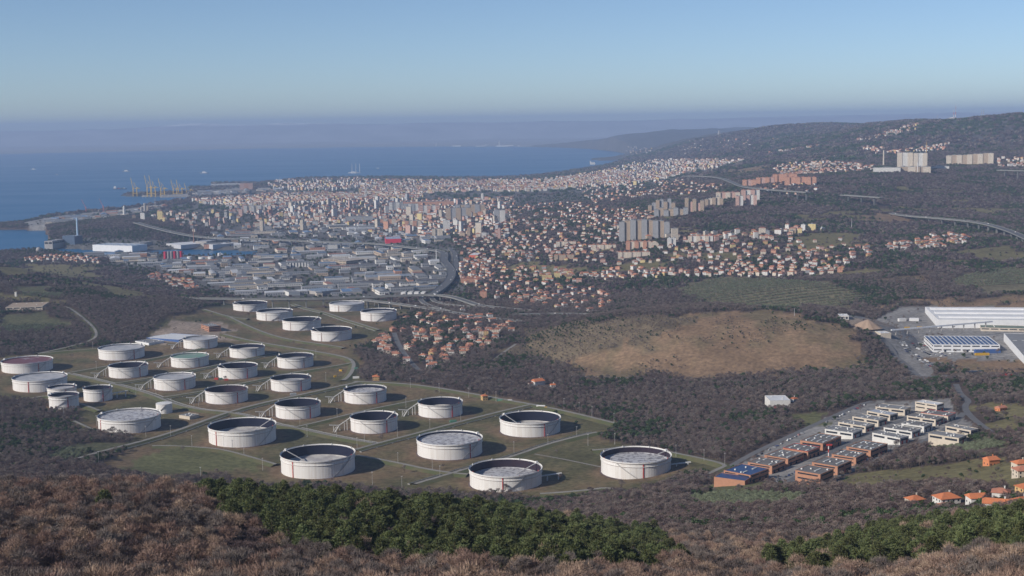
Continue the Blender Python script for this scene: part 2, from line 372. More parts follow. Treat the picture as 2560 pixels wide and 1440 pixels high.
def np_mesh(name, verts, faces, mats, tint=None, smooth=False):
    me = bpy.data.meshes.new(name)
    n = len(verts); me.vertices.add(n); me.vertices.foreach_set('co', np.asarray(verts, np.float32).ravel())
    faces = np.asarray(faces, np.int32); k = faces.shape[1]
    me.loops.add(faces.size); me.loops.foreach_set('vertex_index', faces.ravel())
    me.polygons.add(len(faces)); me.polygons.foreach_set('loop_start', np.arange(len(faces), dtype=np.int32) * k)
    me.polygons.foreach_set('loop_total', np.full(len(faces), k, np.int32))
    if smooth: me.polygons.foreach_set('use_smooth', np.ones(len(faces), bool))
    for m in mats: me.materials.append(m)
    me.update(calc_edges=True)
    if tint is not None:
        a = me.attributes.new('tint', 'FLOAT_COLOR', 'POINT')
        c = np.ones((n, 4), np.float32); c[:, :3] = tint; a.data.foreach_set('color', c.ravel())
    return me

# ------------------------------------------------------------------ land cover (what grows or lies where)
WOOD, GRASS, DRY, SCRUB, URBAN, FIELD, PAVED, DIRT, CITY, OLIVE, GREEN, PINE, TERR, KARST = range(14)
ZONES = [
 (CITY, [(330,545),(480,503),(640,487),(700,462),(900,447),(1280,450),(1480,436),(1590,408),(1700,402),(1880,408),(1720,440),(1640,475),(1480,500),(1300,520),(1250,560),(1120,590),(640,592),(450,560)]),
 (URBAN, [(380,640),(470,600),(640,590),(1100,592),(1170,640),(1160,735),(980,745),(640,748),(540,735),(430,690),(250,660)]),
 (URBAN, [(125,612),(180,595),(380,600),(520,610),(560,624),(330,626),(180,622)]),
 (PAVED, [(60,556),(130,541),(310,523),(370,515),(470,503),(380,520),(300,535),(230,548),(130,560),(80,572)]),
 (PAVED, [(305,489),(480,484),(505,476),(600,470),(640,478),(560,490),(440,493),(320,491)]),
 (GRASS, [(-200,905),(0,893),(100,880),(240,868),(350,852),(395,808),(510,770),(585,745),(700,752),(860,748),(1045,768),(1010,800),(945,850),(890,868),(905,905),(900,948),(1000,957),(1250,992),(1420,1025),(1560,1058),(1495,1092),(1620,1128),(1700,1140),(1818,1160),(1795,1178),(1700,1190),(1640,1222),(1440,1247),(1300,1262),(1000,1240),(850,1225),(700,1215),(540,1192),(400,1205),(290,1185),(230,1165),(325,1118),(310,1085),(200,1062),(190,1020),(80,1000),(-200,985)]),
 (GREEN, [(285,1150),(420,1115),(520,1122),(600,1150),(650,1180),(560,1180),(420,1185),(300,1175)]),
 (DIRT, [(395,812),(520,800),(560,815),(590,850),(500,860),(370,858)]),
 (OLIVE, [(112,1150),(180,1103),(290,1108),(300,1122),(180,1160)]),
 (SCRUB, [(1260,870),(1330,820),(1480,800),(1680,785),(1790,800),(1740,830),(1620,860),(1480,895),(1380,925)]),
 (DRY, [(1400,915),(1470,885),(1600,855),(1700,825),(1730,786),(1800,777),(1950,782),(2060,798),(2140,838),(2185,895),(2100,925),(1900,944),(1700,946),(1500,940)]),
 (PAVED, [(2085,795),(2250,768),(2600,760),(2620,900),(2330,915),(2330,945),(2290,950),(2230,880),(2180,830)]),
 (DRY, [(2335,905),(2620,895),(2640,935),(2340,930)]),
 (DIRT, [(2110,800),(2200,795),(2230,830),(2180,835),(2130,815)]),
 (PAVED, [(1790,1192),(1900,1132),(2060,1048),(2190,1002),(2375,998),(2400,1045),(2450,1070),(2400,1100),(2290,1098),(2210,1135),(2060,1208),(1830,1212)]),
 (GREEN, [(1975,1035),(2090,1028),(2085,1058),(1985,1075)]),
 (GREEN, [(1690,1222),(1850,1202),(1960,1210),(1900,1228),(1720,1236)]),
 (FIELD, [(2060,1212),(2140,1185),(2320,1168),(2440,1150),(2620,1150),(2620,1240),(2440,1215),(2250,1222)]),
 (FIELD, [(2450,1010),(2560,1010),(2600,1090),(2500,1080)]),
 (OLIVE, [(2330,1128),(2380,1105),(2480,1100),(2560,1120),(2480,1140),(2390,1145)]),
 (OLIVE, [(1680,1250),(1820,1232),(2000,1240),(2040,1262),(1900,1275),(1720,1275)]),
 (FIELD, [(1520,1255),(1650,1250),(1640,1272),(1530,1275)]),
 (FIELD, [(0,700),(0,668),(60,660),(225,660),(250,690),(215,705),(120,690)]),
 (OLIVE, [(40,720),(120,715),(170,735),(150,748),(60,740)]),
 (FIELD, [(0,735),(110,745),(170,765),(40,752),(0,752)]),
 (FIELD, [(170,700),(330,720),(360,748),(300,745)]),
 (OLIVE, [(0,780),(110,785),(190,800),(120,830),(0,835)]),
 (TERR, [(1700,722),(1790,697),(1930,697),(2080,715),(2215,742),(2120,762),(1960,776),(1820,768),(1720,752)]),
 (TERR, [(2380,700),(2480,672),(2620,672),(2620,735),(2440,730)]),
 (DRY, [(2170,772),(2350,750),(2620,735),(2620,765),(2300,768)]),
 (FIELD, [(1990,590),(2140,580),(2160,600),(2060,625),(1990,618)]),
 (FIELD, [(1500,665),(1650,655),(1700,668),(1560,685)]),
 (FIELD, [(1640,640),(1780,632),(1900,640),(1800,655)]),
 (FIELD, [(1300,655),(1420,662),(1500,680),(1400,690),(1290,672)]),
 (FIELD, [(2420,625),(2560,612),(2600,640),(2480,655)]),
 (DRY, [(2250,690),(2350,682),(2330,700),(2240,705)]),
 (DRY, [(2150,548),(2210,530),(2330,548),(2250,556)]),
 (DRY, [(1800,432),(1920,410),(1940,418),(1850,440)]),
 (PINE, [(430,1255),(520,1205),(700,1212),(1000,1222),(1280,1242),(1420,1262),(1520,1305),(1620,1360),(1700,1440),(1640,1475),(1450,1480),(1280,1468),(1050,1452),(900,1440),(760,1420),(640,1385),(540,1325)]),
 (PINE, [(1900,1445),(2000,1425),(2090,1400),(2180,1360),(2300,1335),(2440,1330),(2620,1345),(2620,1450),(2450,1425),(2330,1440),(2200,1475),(2000,1475)]),
]
_wz = [(c, world_poly(p)) for c, p in ZONES]
def cover(x, y):
    n1 = fbm(x / 55, y / 55, 4, 51) * np.clip(y / 60, 8, 60); n2 = fbm(x / 55, y / 55, 4, 77) * np.clip(y / 60, 8, 60)
    c = np.zeros(x.shape, np.int8)
    c[y > 6600] = KARST
    c[(y > 2750) & (y < 6600) & (x > -300) & (fbm(x / 130, y / 90, 4, 133) > .20)] = FIELD
    for k, poly in _wz:
        q = 0.35 if k in (PAVED, URBAN) else 1.0 if k == GRASS else 4.5 if k in (DRY, SCRUB) else 2.8
        c[inside(x + q * n1, y + q * n2, poly)] = k
    return c
TINTS = np.array([(0.085,0.062,0.052),(0.110,0.102,0.052),(0.235,0.158,0.098),(0.16,0.125,0.080),(0.115,0.11,0.105),(0.155,0.135,0.065),(0.24,0.23,0.22),(0.30,0.24,0.19),(0.12,0.11,0.105),(0.10,0.10,0.055),(0.122,0.122,0.056),(0.05,0.05,0.035),(0.150,0.132,0.082),(0.085,0.078,0.075)])

# ------------------------------------------------------------------ ground sheet
GZ = ground(GX, GYY)
def smooth_tint(x, y):
    c = cover(x, y)
    t = TINTS[c]
    # patchiness of its own: damp and dry patches of grass, leaf litter, bare earth
    p = fbm(x / 38, y / 38, 4, 5)[:, None]
    q = fbm(x / 150, y / 150, 4, 31)[:, None]
    t = t * (1 + 0.5 * p + 0.5 * q)
    g = (c == GRASS)[:, None]
    brown = np.clip((q + p) * 2.8 + 0.34, 0, 1)
    t = np.where(g, t * (1 - brown) + np.array((0.165, 0.118, 0.070)) * brown, t)
    t = np.where(((y > 17500) & (land(x, y) < 25))[:, None], np.array((0.23, 0.225, 0.235)), t)  # low far coast painted haze-pale, to match the plain behind it
    dry = np.clip(p * 3.2 + q * 2.0 + .1, 0, .75) * (c == DRY)[:, None]; t = t * (1 - dry) + np.array((0.125, 0.108, 0.060)) * dry
    return np.clip(t, 0.01, 0.6)
m_land = mat_attr('soil_and_grass', rough=0.95, scale=0.02, amount=0.18, fine=0.16)
_i = np.arange((NY - 1) * (NS - 1)); _r, _c = _i // (NS - 1), _i % (NS - 1)
_q = np.stack([_r * NS + _c, _r * NS + _c + 1, (_r + 1) * NS + _c + 1, (_r + 1) * NS + _c], 1)
tag(link('ground', np_mesh('ground', np.stack([GX, GYY, GZ], 1), _q, [m_land], smooth_tint(GX, GYY), smooth=True)), 'rolling brown and green land from the hillside down to the bay', kind='structure')
# the far plain beyond the gulf, and the mountains behind it
def strip(name, label, ys, s0, s1, n, zf, m, tintf):
    s = np.linspace(s0, s1, n); ys = np.asarray(ys, float)
    X = (s[None, :] * ys[:, None]).ravel(); Y = np.repeat(ys, n); Z = zf(X, Y)
    i = np.arange((len(ys) - 1) * (n - 1)); r, c = i // (n - 1), i % (n - 1)
    q = np.stack([r * n + c, r * n + c + 1, (r + 1) * n + c + 1, (r + 1) * n + c], 1)
    return tag(link(name, np_mesh(name, np.stack([X, Y, Z], 1), q, [m], tintf(X, Y, Z), smooth=True)), label, kind='structure')
m_far = mat_attr('haze_tinted_far_land', rough=1.0, scale=0.0008, amount=0.3)
strip('plain', 'flat coastal plain beyond the gulf', np.geomspace(29400, 37000, 20), -0.60, 0.60, 60, lambda x, y: 2.0 + 0 * x, m_far, lambda x, y, z: np.tile(np.array([[0.26, 0.25, 0.26]]), (len(x), 1)))  # pale grey colour has the mist over the plain painted in
def alps_z(x, y):
    r = np.interp(x / y, [-0.6, -0.30, -0.27, -0.235, -0.20, -0.14, -0.05, 0.12, 0.30, 0.45, 0.6], [395, 415, 450, 525, 500, 490, 440, 440, 500, 545, 550])
    ridge = 1 - np.abs(2 * vnoise(x / 1900, y / 2600, 61) - 1); ridge = ridge + 0.45 * (1 - np.abs(2 * vnoise(x / 750, y / 950, 62) - 1)) + 0.22 * vnoise(x / 300, y / 350, 63)
    return r * np.clip(np.sin(np.clip((y - 35000) / 4200, 0, 1) * PI / 2), 0, 1) * (0.80 + 0.16 * (ridge - 0.15))
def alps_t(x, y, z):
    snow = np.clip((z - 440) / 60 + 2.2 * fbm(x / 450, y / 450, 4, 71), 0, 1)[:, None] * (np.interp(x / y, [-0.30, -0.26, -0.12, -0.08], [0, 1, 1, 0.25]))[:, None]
    return np.array((0.30, 0.30, 0.33)) * (1 - snow) + np.array((0.80, 0.78, 0.78)) * snow  # body colour lightened with painted haze; the white is snow
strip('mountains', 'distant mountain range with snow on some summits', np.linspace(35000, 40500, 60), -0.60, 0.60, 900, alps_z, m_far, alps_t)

# ------------------------------------------------------------------ sea
m, nt, b = _new('sea_water')
b.inputs['Base Color'].default_value = (0.012, 0.075, 0.17, 1); b.inputs['Roughness'].default_value = 0.28; b.inputs['Specular IOR Level'].default_value = 0.22; b.inputs['IOR'].default_value = 1.33
tc = nt.nodes.new('ShaderNodeTexCoord'); mp = nt.nodes.new('ShaderNodeMapping'); mp.inputs['Scale'].default_value = (0.0006, 0.0022, 1); nt.links.new(tc.outputs['Object'], mp.inputs[0])
n1 = nt.nodes.new('ShaderNodeTexNoise'); n1.inputs['Scale'].default_value = 1.0; n1.inputs['Detail'].default_value = 5; nt.links.new(mp.outputs[0], n1.inputs['Vector'])
nt.links.new(_mix(nt, (0.003, 0.092, 0.215), (0.005, 0.100, 0.228), _ramp(nt, n1.outputs[0], 0.35, 0.7)), b.inputs['Base Color'])
nt.links.new(_ramp(nt, n1.outputs[0], 0.35, 0.7, 0.30, 0.40), b.inputs['Roughness'])
bp = nt.nodes.new('ShaderNodeBump'); bp.inputs['Strength'].default_value = 0.35; bp.inputs['Distance'].default_value = 1.0
nt.links.new(_noise(nt, 0.06, 6.0), bp.inputs['Height']); nt.links.new(bp.outputs[0], b.inputs['Normal'])
MATS['sea_water'] = m
sy = np.geomspace(2500, 31000, 60); strip('sea', 'blue sea of the gulf', sy, -0.60, 0.60, 40, lambda x, y: 0 * x, m, lambda x, y, z: np.zeros((len(x), 3)))

# ------------------------------------------------------------------ haze: one closed box of air round the place
mb = MB(); mb.box(-26000, 26000, -2500, 41500, -12, 600)
hm = bpy.data.materials.new('haze_air'); hm.use_nodes = True; hm.node_tree.nodes.clear()
_pv = hm.node_tree.nodes.new('ShaderNodeVolumePrincipled'); _po = hm.node_tree.nodes.new('ShaderNodeOutputMaterial')
_pv.inputs['Color'].default_value = (*HAZE_COLOR, 1); _pv.inputs['Density'].default_value = HAZE_DENSITY; _pv.inputs['Anisotropy'].default_value = HAZE_ANISO
hm.node_tree.links.new(_pv.outputs[0], _po.inputs['Volume'])
hz = tag(link('haze', mb.data('haze', [hm])), 'thin winter haze over the gulf and the land', 'haze', kind='stuff')
# ------------------------------------------------------------------ places already taken (no tree grows there)
TAKEN = set()
def take(x, y, r, c=6.0):
    for i in range(int((x - r) // c), int((x + r) // c) + 1):
        for j in range(int((y - r) // c), int((y + r) // c) + 1):
            TAKEN.add((i, j))
def free(x, y, c=6.0):
    return np.array([(int(a // c), int(b // c)) not in TAKEN for a, b in zip(x, y)], bool)

# ------------------------------------------------------------------ roads
def densify(P, step):
    P = np.asarray(P, float); out = [P[0]]
    # round the corners a little, then resample
    for _ in range(2):
        Q = [P[0]]
        for a, b in zip(P[:-1], P[1:]): Q += [a * 0.75 + b * 0.25, a * 0.25 + b * 0.75]
        Q.append(P[-1]); P = np.array(Q)
    seg = np.r_[0, np.cumsum(np.hypot(*(np.diff(P[:, :2], axis=0).T)))]
    n = max(2, int(seg[-1] / step) + 1); t = np.linspace(0, seg[-1], n)
    return np.stack([np.interp(t, seg, P[:, k]) for k in range(P.shape[1])], 1)
def normals(P):
    d = np.gradient(P[:, :2], axis=0); d /= np.maximum(np.hypot(d[:, 0], d[:, 1])[:, None], 1e-6)
    return np.stack([d[:, 1], -d[:, 0]], 1)
m_track = mat('pale_concrete_road', (0.25, 0.235, 0.21), 0.9, 0.5, 0.08)
m_asph = mat('asphalt', (0.13, 0.13, 0.135), 0.9, 0.4, 0.05, dirt_col=(0.2, 0.19, 0.18))
m_bank = mat('embankment_grass', (0.085, 0.095, 0.040), 0.95, 0.8, 0.05, dirt_col=(0.15, 0.115, 0.065))
m_white = mat('white_line_paint', (0.75, 0.75, 0.73), 0.7, 0.3, 0.5)
def road(pts, width, lift=0.3, bank=0.0, m=None, name='road', label=None, step=None, line=False):
    m = m or m_track
    a = np.array(pts, float); x, y, z = hit(a[:, 0], a[:, 1])
    P = densify(np.stack([x, y], 1), step or max(7.0, float(np.min(y)) / 250)); N = normals(P)
    zc = ground(P[:, 0], P[:, 1])
    if bank: zc = np.convolve(np.pad(zc, 3, mode='edge'), np.ones(7) / 7, 'valid')
    h = width / 2
    offs = [-h, h]; zs = [lift, lift]
    mb = MB(); L = []
    for o in (-h - bank, -h, h, h + bank) if bank else (-h, h):
        q = P + N * o
        if bank and abs(o) > h: zz = ground(q[:, 0], q[:, 1]) - 0.25
        else: zz = np.maximum(zc + lift, ground(q[:, 0], q[:, 1]) + 0.12)
        L.append(np.c_[q, zz])
    for k in range(len(P) - 1):
        for j in range(len(L) - 1):
            mt = 1 if (bank and j != 1) else 0
            mb.face([L[j][k], L[j + 1][k], L[j + 1][k + 1], L[j][k + 1]][::-1], mt)
        take(P[k, 0], P[k, 1], h + 2)
    if line:
        for off in (-h + 0.5, h - 0.5):
            A = P + N * (off - 0.12); B = P + N * (off + 0.12); z0 = np.maximum(L[0][:, 2], L[-1][:, 2]) + 0.02 if not bank else L[1][:, 2] + 0.02
            for k in range(len(P) - 1): mb.face([(*A[k], z0[k]), (*A[k + 1], z0[k + 1]), (*B[k + 1], z0[k + 1]), (*B[k], z0[k])][::-1], 2)
    o = link(name, mb.data(name, [m, m_bank, m_white]))
    return tag(o, label, kind='structure')
FARM_ROADS = [
 ([(885,957),(1000,961),(1100,973),(1250,1000),(1400,1027),(1540,1062)], 6, 'perimeter road along the wood behind the tanks'),
 ([(172,1156),(250,1133),(322,1115),(455,1076),(550,1040),(640,1014),(760,988),(860,966),(900,957)], 6, 'long straight road cutting through the tank farm'),
 ([(168,936),(282,962),(375,987),(432,1012),(500,1028),(562,1033),(612,1041),(690,1065),(735,1072),(800,1087),(870,1101),(935,1112)], 5, 'road crossing the tank farm from the far corner'),
 ([(888,1128),(952,1110),(1030,1090),(1115,1067),(1200,1045),(1280,1025),(1330,1014)], 5, 'road between the middle tanks'),
 ([(892,1142),(990,1160),(1065,1177),(1130,1187),(1170,1190)], 5, 'road in front of the grey roofed tank'),
 ([(1037,1214),(1085,1200),(1130,1187),(1172,1174),(1280,1146),(1365,1115),(1442,1095),(1492,1084)], 5, 'road leading to the front tank'),
 ([(1336,1135),(1420,1150),(1505,1168)], 3, 'pale track to the tank beside the estate'),
 ([(740,1071),(810,1055),(877,1038),(957,1020),(1045,1003)], 4, 'road between two rows of dark topped tanks'),
 ([(575,795),(640,826),(710,850),(827,866),(860,872)], 5, 'road round the upper tank group'),
 ([(510,775),(575,795),(620,800)], 5, 'road at the corner of the upper tank group'),
 ([(560,838),(640,857),(720,870),(795,882),(865,895),(886,908),(882,930),(868,948),(858,954)], 6, 'curving road on the wooded side of the tanks'),
 ([(747,932),(800,924),(880,910)], 4, 'short road beside the gravel yard'),
 ([(735,762),(790,778),(850,797),(900,812),(948,827)], 5, 'straight road inside the upper tank group'),
 ([(165,936),(250,921),(320,910),(400,896),(470,880),(560,862)], 4, 'road behind the small tanks'),
 ([(282,962),(362,950),(450,934),(540,916),(620,898),(690,884)], 4, 'road between the far tank rows'),
 ([(405,997),(500,982),(580,966),(670,948),(750,931)], 4, 'road between the middle tank rows'),
 ([(95,887),(160,880),(232,875),(260,872)], 4, 'road at the foot of the vineyard hill'),
 ([(95,887),(180,868),(235,852),(243,836),(232,818),(205,795),(180,776),(162,768)], 5, 'pale track climbing the vineyard hill'),
 ([(70,1000),(130,990),(200,1012),(250,1030)], 4, 'track behind the small tanks'),
 ([(185,1056),(215,1070),(240,1082)], 4, 'short pale track at the wood edge'),
 ([(690,1165),(640,1150),(560,1128),(500,1122),(420,1118),(380,1118)], 4, 'curved road round the meadow'),
 ([(1480,1130),(1600,1118),(1720,1142),(1820,1165),(1800,1175),(1770,1190)], 5, 'perimeter road beside the estate'),
 ([(1350,1240),(1450,1232),(1540,1222),(1640,1240),(1680,1256)], 5, 'road below the front tanks'),
]
for pts, wd, lb in FARM_ROADS: road(pts, wd, 2.3 if wd > 3 else 0.2, 7.0 if wd > 3 else 0.0, m_track, label=lb)

# ------------------------------------------------------------------ tanks
def tank_paint():
    m, nt, b = _new('white_tank_paint'); b.inputs['Roughness'].default_value = 0.55
    tc = nt.nodes.new('ShaderNodeTexCoord'); mp = nt.nodes.new('ShaderNodeMapping'); mp.inputs['Scale'].default_value = (0.35, 0.35, 0.02); nt.links.new(tc.outputs['Object'], mp.inputs[0])
    n = nt.nodes.new('ShaderNodeTexNoise'); n.inputs['Scale'].default_value = 1.0; n.inputs['Detail'].default_value = 6; nt.links.new(mp.outputs[0], n.inputs['Vector'])
    c = _mix(nt, (0.70, 0.685, 0.66), (0.54, 0.49, 0.44), _ramp(nt, n.outputs[0], 0.46, 0.74, 0, 0.7))
    # plate courses: faint joints every 2.4 m of height
    sp = nt.nodes.new('ShaderNodeSeparateXYZ'); nt.links.new(tc.outputs['Object'], sp.inputs[0])
    fz = _math(nt, 'FRACT', _math(nt, 'DIVIDE', sp.outputs[2], 2.4))
    c = _mix(nt, c, (0.55, 0.53, 0.51), _math(nt, 'MULTIPLY', _math(nt, 'LESS_THAN', fz, 0.06), 0.5))
    c = _mix(nt, c, (0.45, 0.36, 0.30), _math(nt, 'MULTIPLY', _ramp(nt, n.outputs[0], 0.62, 0.75), _ramp(nt, sp.outputs[2], 0.3, 3.5, 0.5, 0.0)))
    nt.links.new(c, b.inputs['Base Color']); return m
M_TANK = tank_paint()
M_TRIM = mat('white_rim_paint', (0.68, 0.67, 0.65), 0.6, 0.3, 0.4)
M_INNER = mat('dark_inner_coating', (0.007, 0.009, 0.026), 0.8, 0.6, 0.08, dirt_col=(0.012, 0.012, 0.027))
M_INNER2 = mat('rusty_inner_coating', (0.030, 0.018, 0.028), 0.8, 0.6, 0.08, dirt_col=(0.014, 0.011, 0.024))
M_LINE = mat('brown_pipe_paint', (0.30, 0.19, 0.16), 0.6, 0.3, 0.5)
M_REDP = mat('red_pipe_paint', (0.42, 0.045, 0.035), 0.5, 0.3, 0.5)
M_STAIR = mat('galvanised_steel', (0.42, 0.41, 0.40), 0.5, 0.3, 0.6)
M_GAN = mat('dull_white_steel', (0.47, 0.46, 0.44), .6, .3, .5)
M_CONC = mat('concrete', (0.36, 0.34, 0.32), 0.9, 0.4, 0.1)
M_BASE = mat('dark_base_band', (0.13, 0.095, 0.10), 0.9, 0.5, 0.1)
def roof_mat(name, c, c2, scale, lo=0.45, hi=0.6):
    m, nt, b = _new(name); b.inputs['Roughness'].default_value = 0.6
    f = _ramp(nt, _noise(nt, scale, 8.0), lo, hi)
    wet = _ramp(nt, _noise(nt, scale * 0.35, 3.0), 0.52, 0.62)
    nt.links.new(_mix(nt, c, c2, f), b.inputs['Base Color']); nt.links.new(_ramp(nt, wet, 0, 1, 0.65, 0.3), b.inputs['Roughness'])
    return m
ROOFS = {
 'grey': roof_mat('grey_floating_roof', (0.42, 0.42, 0.43), (0.30, 0.31, 0.33), 0.09),
 'crack': roof_mat('grey_crazed_floating_roof', (0.46, 0.46, 0.47), (0.18, 0.17, 0.19), 0.22, 0.50, 0.60),
 'pale': roof_mat('pale_floating_roof', (0.55, 0.53, 0.50), (0.40, 0.38, 0.37), 0.08),
 'green': roof_mat('green_floating_roof', (0.16, 0.27, 0.21), (0.24, 0.29, 0.26), 0.08),
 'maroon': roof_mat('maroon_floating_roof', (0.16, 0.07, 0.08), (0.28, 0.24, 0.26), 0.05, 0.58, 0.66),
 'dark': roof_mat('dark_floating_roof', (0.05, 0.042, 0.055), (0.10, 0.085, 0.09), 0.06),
}
# photo columns of the rim's ends, row of the far rim, row of the foot, drop of the floating roof (share of height), roof, gantry, stair azimuth, pipe azimuth, label
TANKS = [
 (584,668,752,782,.55,'dark',0,-60,-115,'white tank with dark inside, leftmost and farthest of the six by the viaduct'),
 (642,732,771,803,.30,'grey',0,-62,-118,'white tank with sunken grey roof, second from the left of the six by the viaduct'),
 (707,803,792,827,.75,'dark',0,-60,-125,'white tank with dark inside, middle of the row of four near the viaduct'),
 (779,880,816,854,.75,'dark',0,-58,-120,'white tank with dark inside, nearest of the six below the viaduct'),
 (824,911,752,782,.12,'grey',0,-60,-118,'white tank with grey roof right below the long viaduct'),
 (902,992,771,804,.25,'grey',0,-58,-115,'white tank with grey roof, nearest to the red roofed village'),
 (460,544,839,873,.10,'grey',1,-125,-62,'white tank with grey roof beside the blue walled hall'),
 (575,662,860,896,.40,'pale',1,-128,-60,'white tank with dark inner wall and a sliver of pale roof, second of its row'),
 (429,522,882,920,.09,'green',1,-128,-62,'white tank with a greenish roof'),
 (694,784,882,922,.42,'grey',1,-128,-62,'white tank with dark inner wall below the wood, last of its row'),
 (249,361,860,901,.10,'grey',0,-40,-58,'white tank with flat grey roof at the foot of the vineyard hill'),
 (274,370,905,946,.62,'pale',1,-125,-55,'white tank with dark inner wall just in front of the grey roofed one'),
 (547,644,906,948,.78,'dark',1,-128,-62,'white tank with dark inside and coloured containers at its foot'),
 (387,489,932,977,.09,'grey',1,-128,-62,'white tank with brimming grey roof in the middle of the left rows'),
 (678,778,935,980,.42,'grey',1,-128,-60,'white tank with a half sunken grey roof beside the gravel yard'),
 (8,131,891,934,.08,'maroon',0,-42,-65,'white tank with a maroon roof and bluish puddles'),
 (36,167,931,981,.10,'grey',0,-45,-115,'wide white tank with grey roof in front of the maroon one'),
 (121,191,961,998,.20,'grey',0,-60,-75,'small white tank half hidden behind its twin'),
 (125,197,980,1024,.30,'grey',0,-62,-75,'small white tank in front of its twin'),
 (211,281,963,1005,.60,'dark',0,-20,-70,'small white tank with dark inside and a pipe bridge on its side'),
 (515,620,963,1011,.66,'pale',1,-128,-60,'white tank with brownish inner wall beside the straight road'),
 (249,402,1022,1085,.09,'crack',0,-35,-155,'large white tank with brimming grey roof beside the small closed tank'),
 None,
 (690,802,996,1049,.85,'dark',1,-128,-58,'white tank with dark inside between two straight roads'),
 (861,967,962,1011,.26,'crack',1,-128,-58,'white tank with crazed grey roof near the gravel yard'),
 (877,995,1028,1085,.80,'dark',1,-128,-58,'white tank with dark inside in the very middle of the farm'),
 (1046,1157,993,1046,.62,'pale',1,-128,-58,'white tank with dark inner wall near the small ochre hut'),
 (1250,1402,1028,1094,.72,'pale',0,-20,-62,'large white tank with dark inner wall next to the bare wood'),
 (524,691,1045,1119,.60,'pale',0,-25,-140,'large white tank with dark inner wall beside the meadow'),
 (1043,1207,1077,1151,.16,'crack',0,-30,-52,'large white tank with crazed grey roof inside a ring track'),
 (704,889,1112,1198,.60,'pale',0,-28,-132,'large white tank with dark inner wall touching the pine trees'),
 (1174,1356,1148,1233,.52,'crack',2,-55,-95,'front tank with brownish inner wall just above the pines'),
 (1502,1678,1117,1201,.34,'crack',2,-125,-78,'large white tank with grey roof next to the brick workshops'),
]
NSEG = 72
def solve_tank(l, r, yt, yb):
    cx = (l + r) / 2; z0 = 40.0; R = 35.0
    for _ in range(30):
        fx, fy = on_plane(cx, yb, z0); d = math.hypot(fx, fy); k = (d + R) / d
        X, Y = float(fx * k), float(fy * k); z0 = gz(X, Y)
        depth = project(X, Y, z0 + 15)[2]; R = (r - l) / 2 * float(depth) / FPX / 1.012
    H = 18.0; d = math.hypot(X, Y); bx, by = X * (d + R) / d, Y * (d + R) / d
    lo, hi = 6.0, 30.0
    for _ in range(40):
        H = (lo + hi) / 2
        if project(bx, by, z0 + H)[1] > yt: lo = H
        else: hi = H
    return X, Y, z0, R, H
_unit = {}
def ring_data(key, r0, r1, z0, z1, mats):
    mb = MB(); mb.ring(r0, r1, z0, z1, NSEG); return mb.data(key, mats, smooth=False)
foam_box = MB().box(-0.5, 0.5, -0.5, 0.5, 0, 1.3); foam_box.box(-0.25, 0.25, -0.25, 0.25, 1.3, 1.9)
FOAM_R = foam_box.data('foam_chamber', [M_REDP]); FOAM_W = foam_box.data('foam_chamber', [M_TRIM])
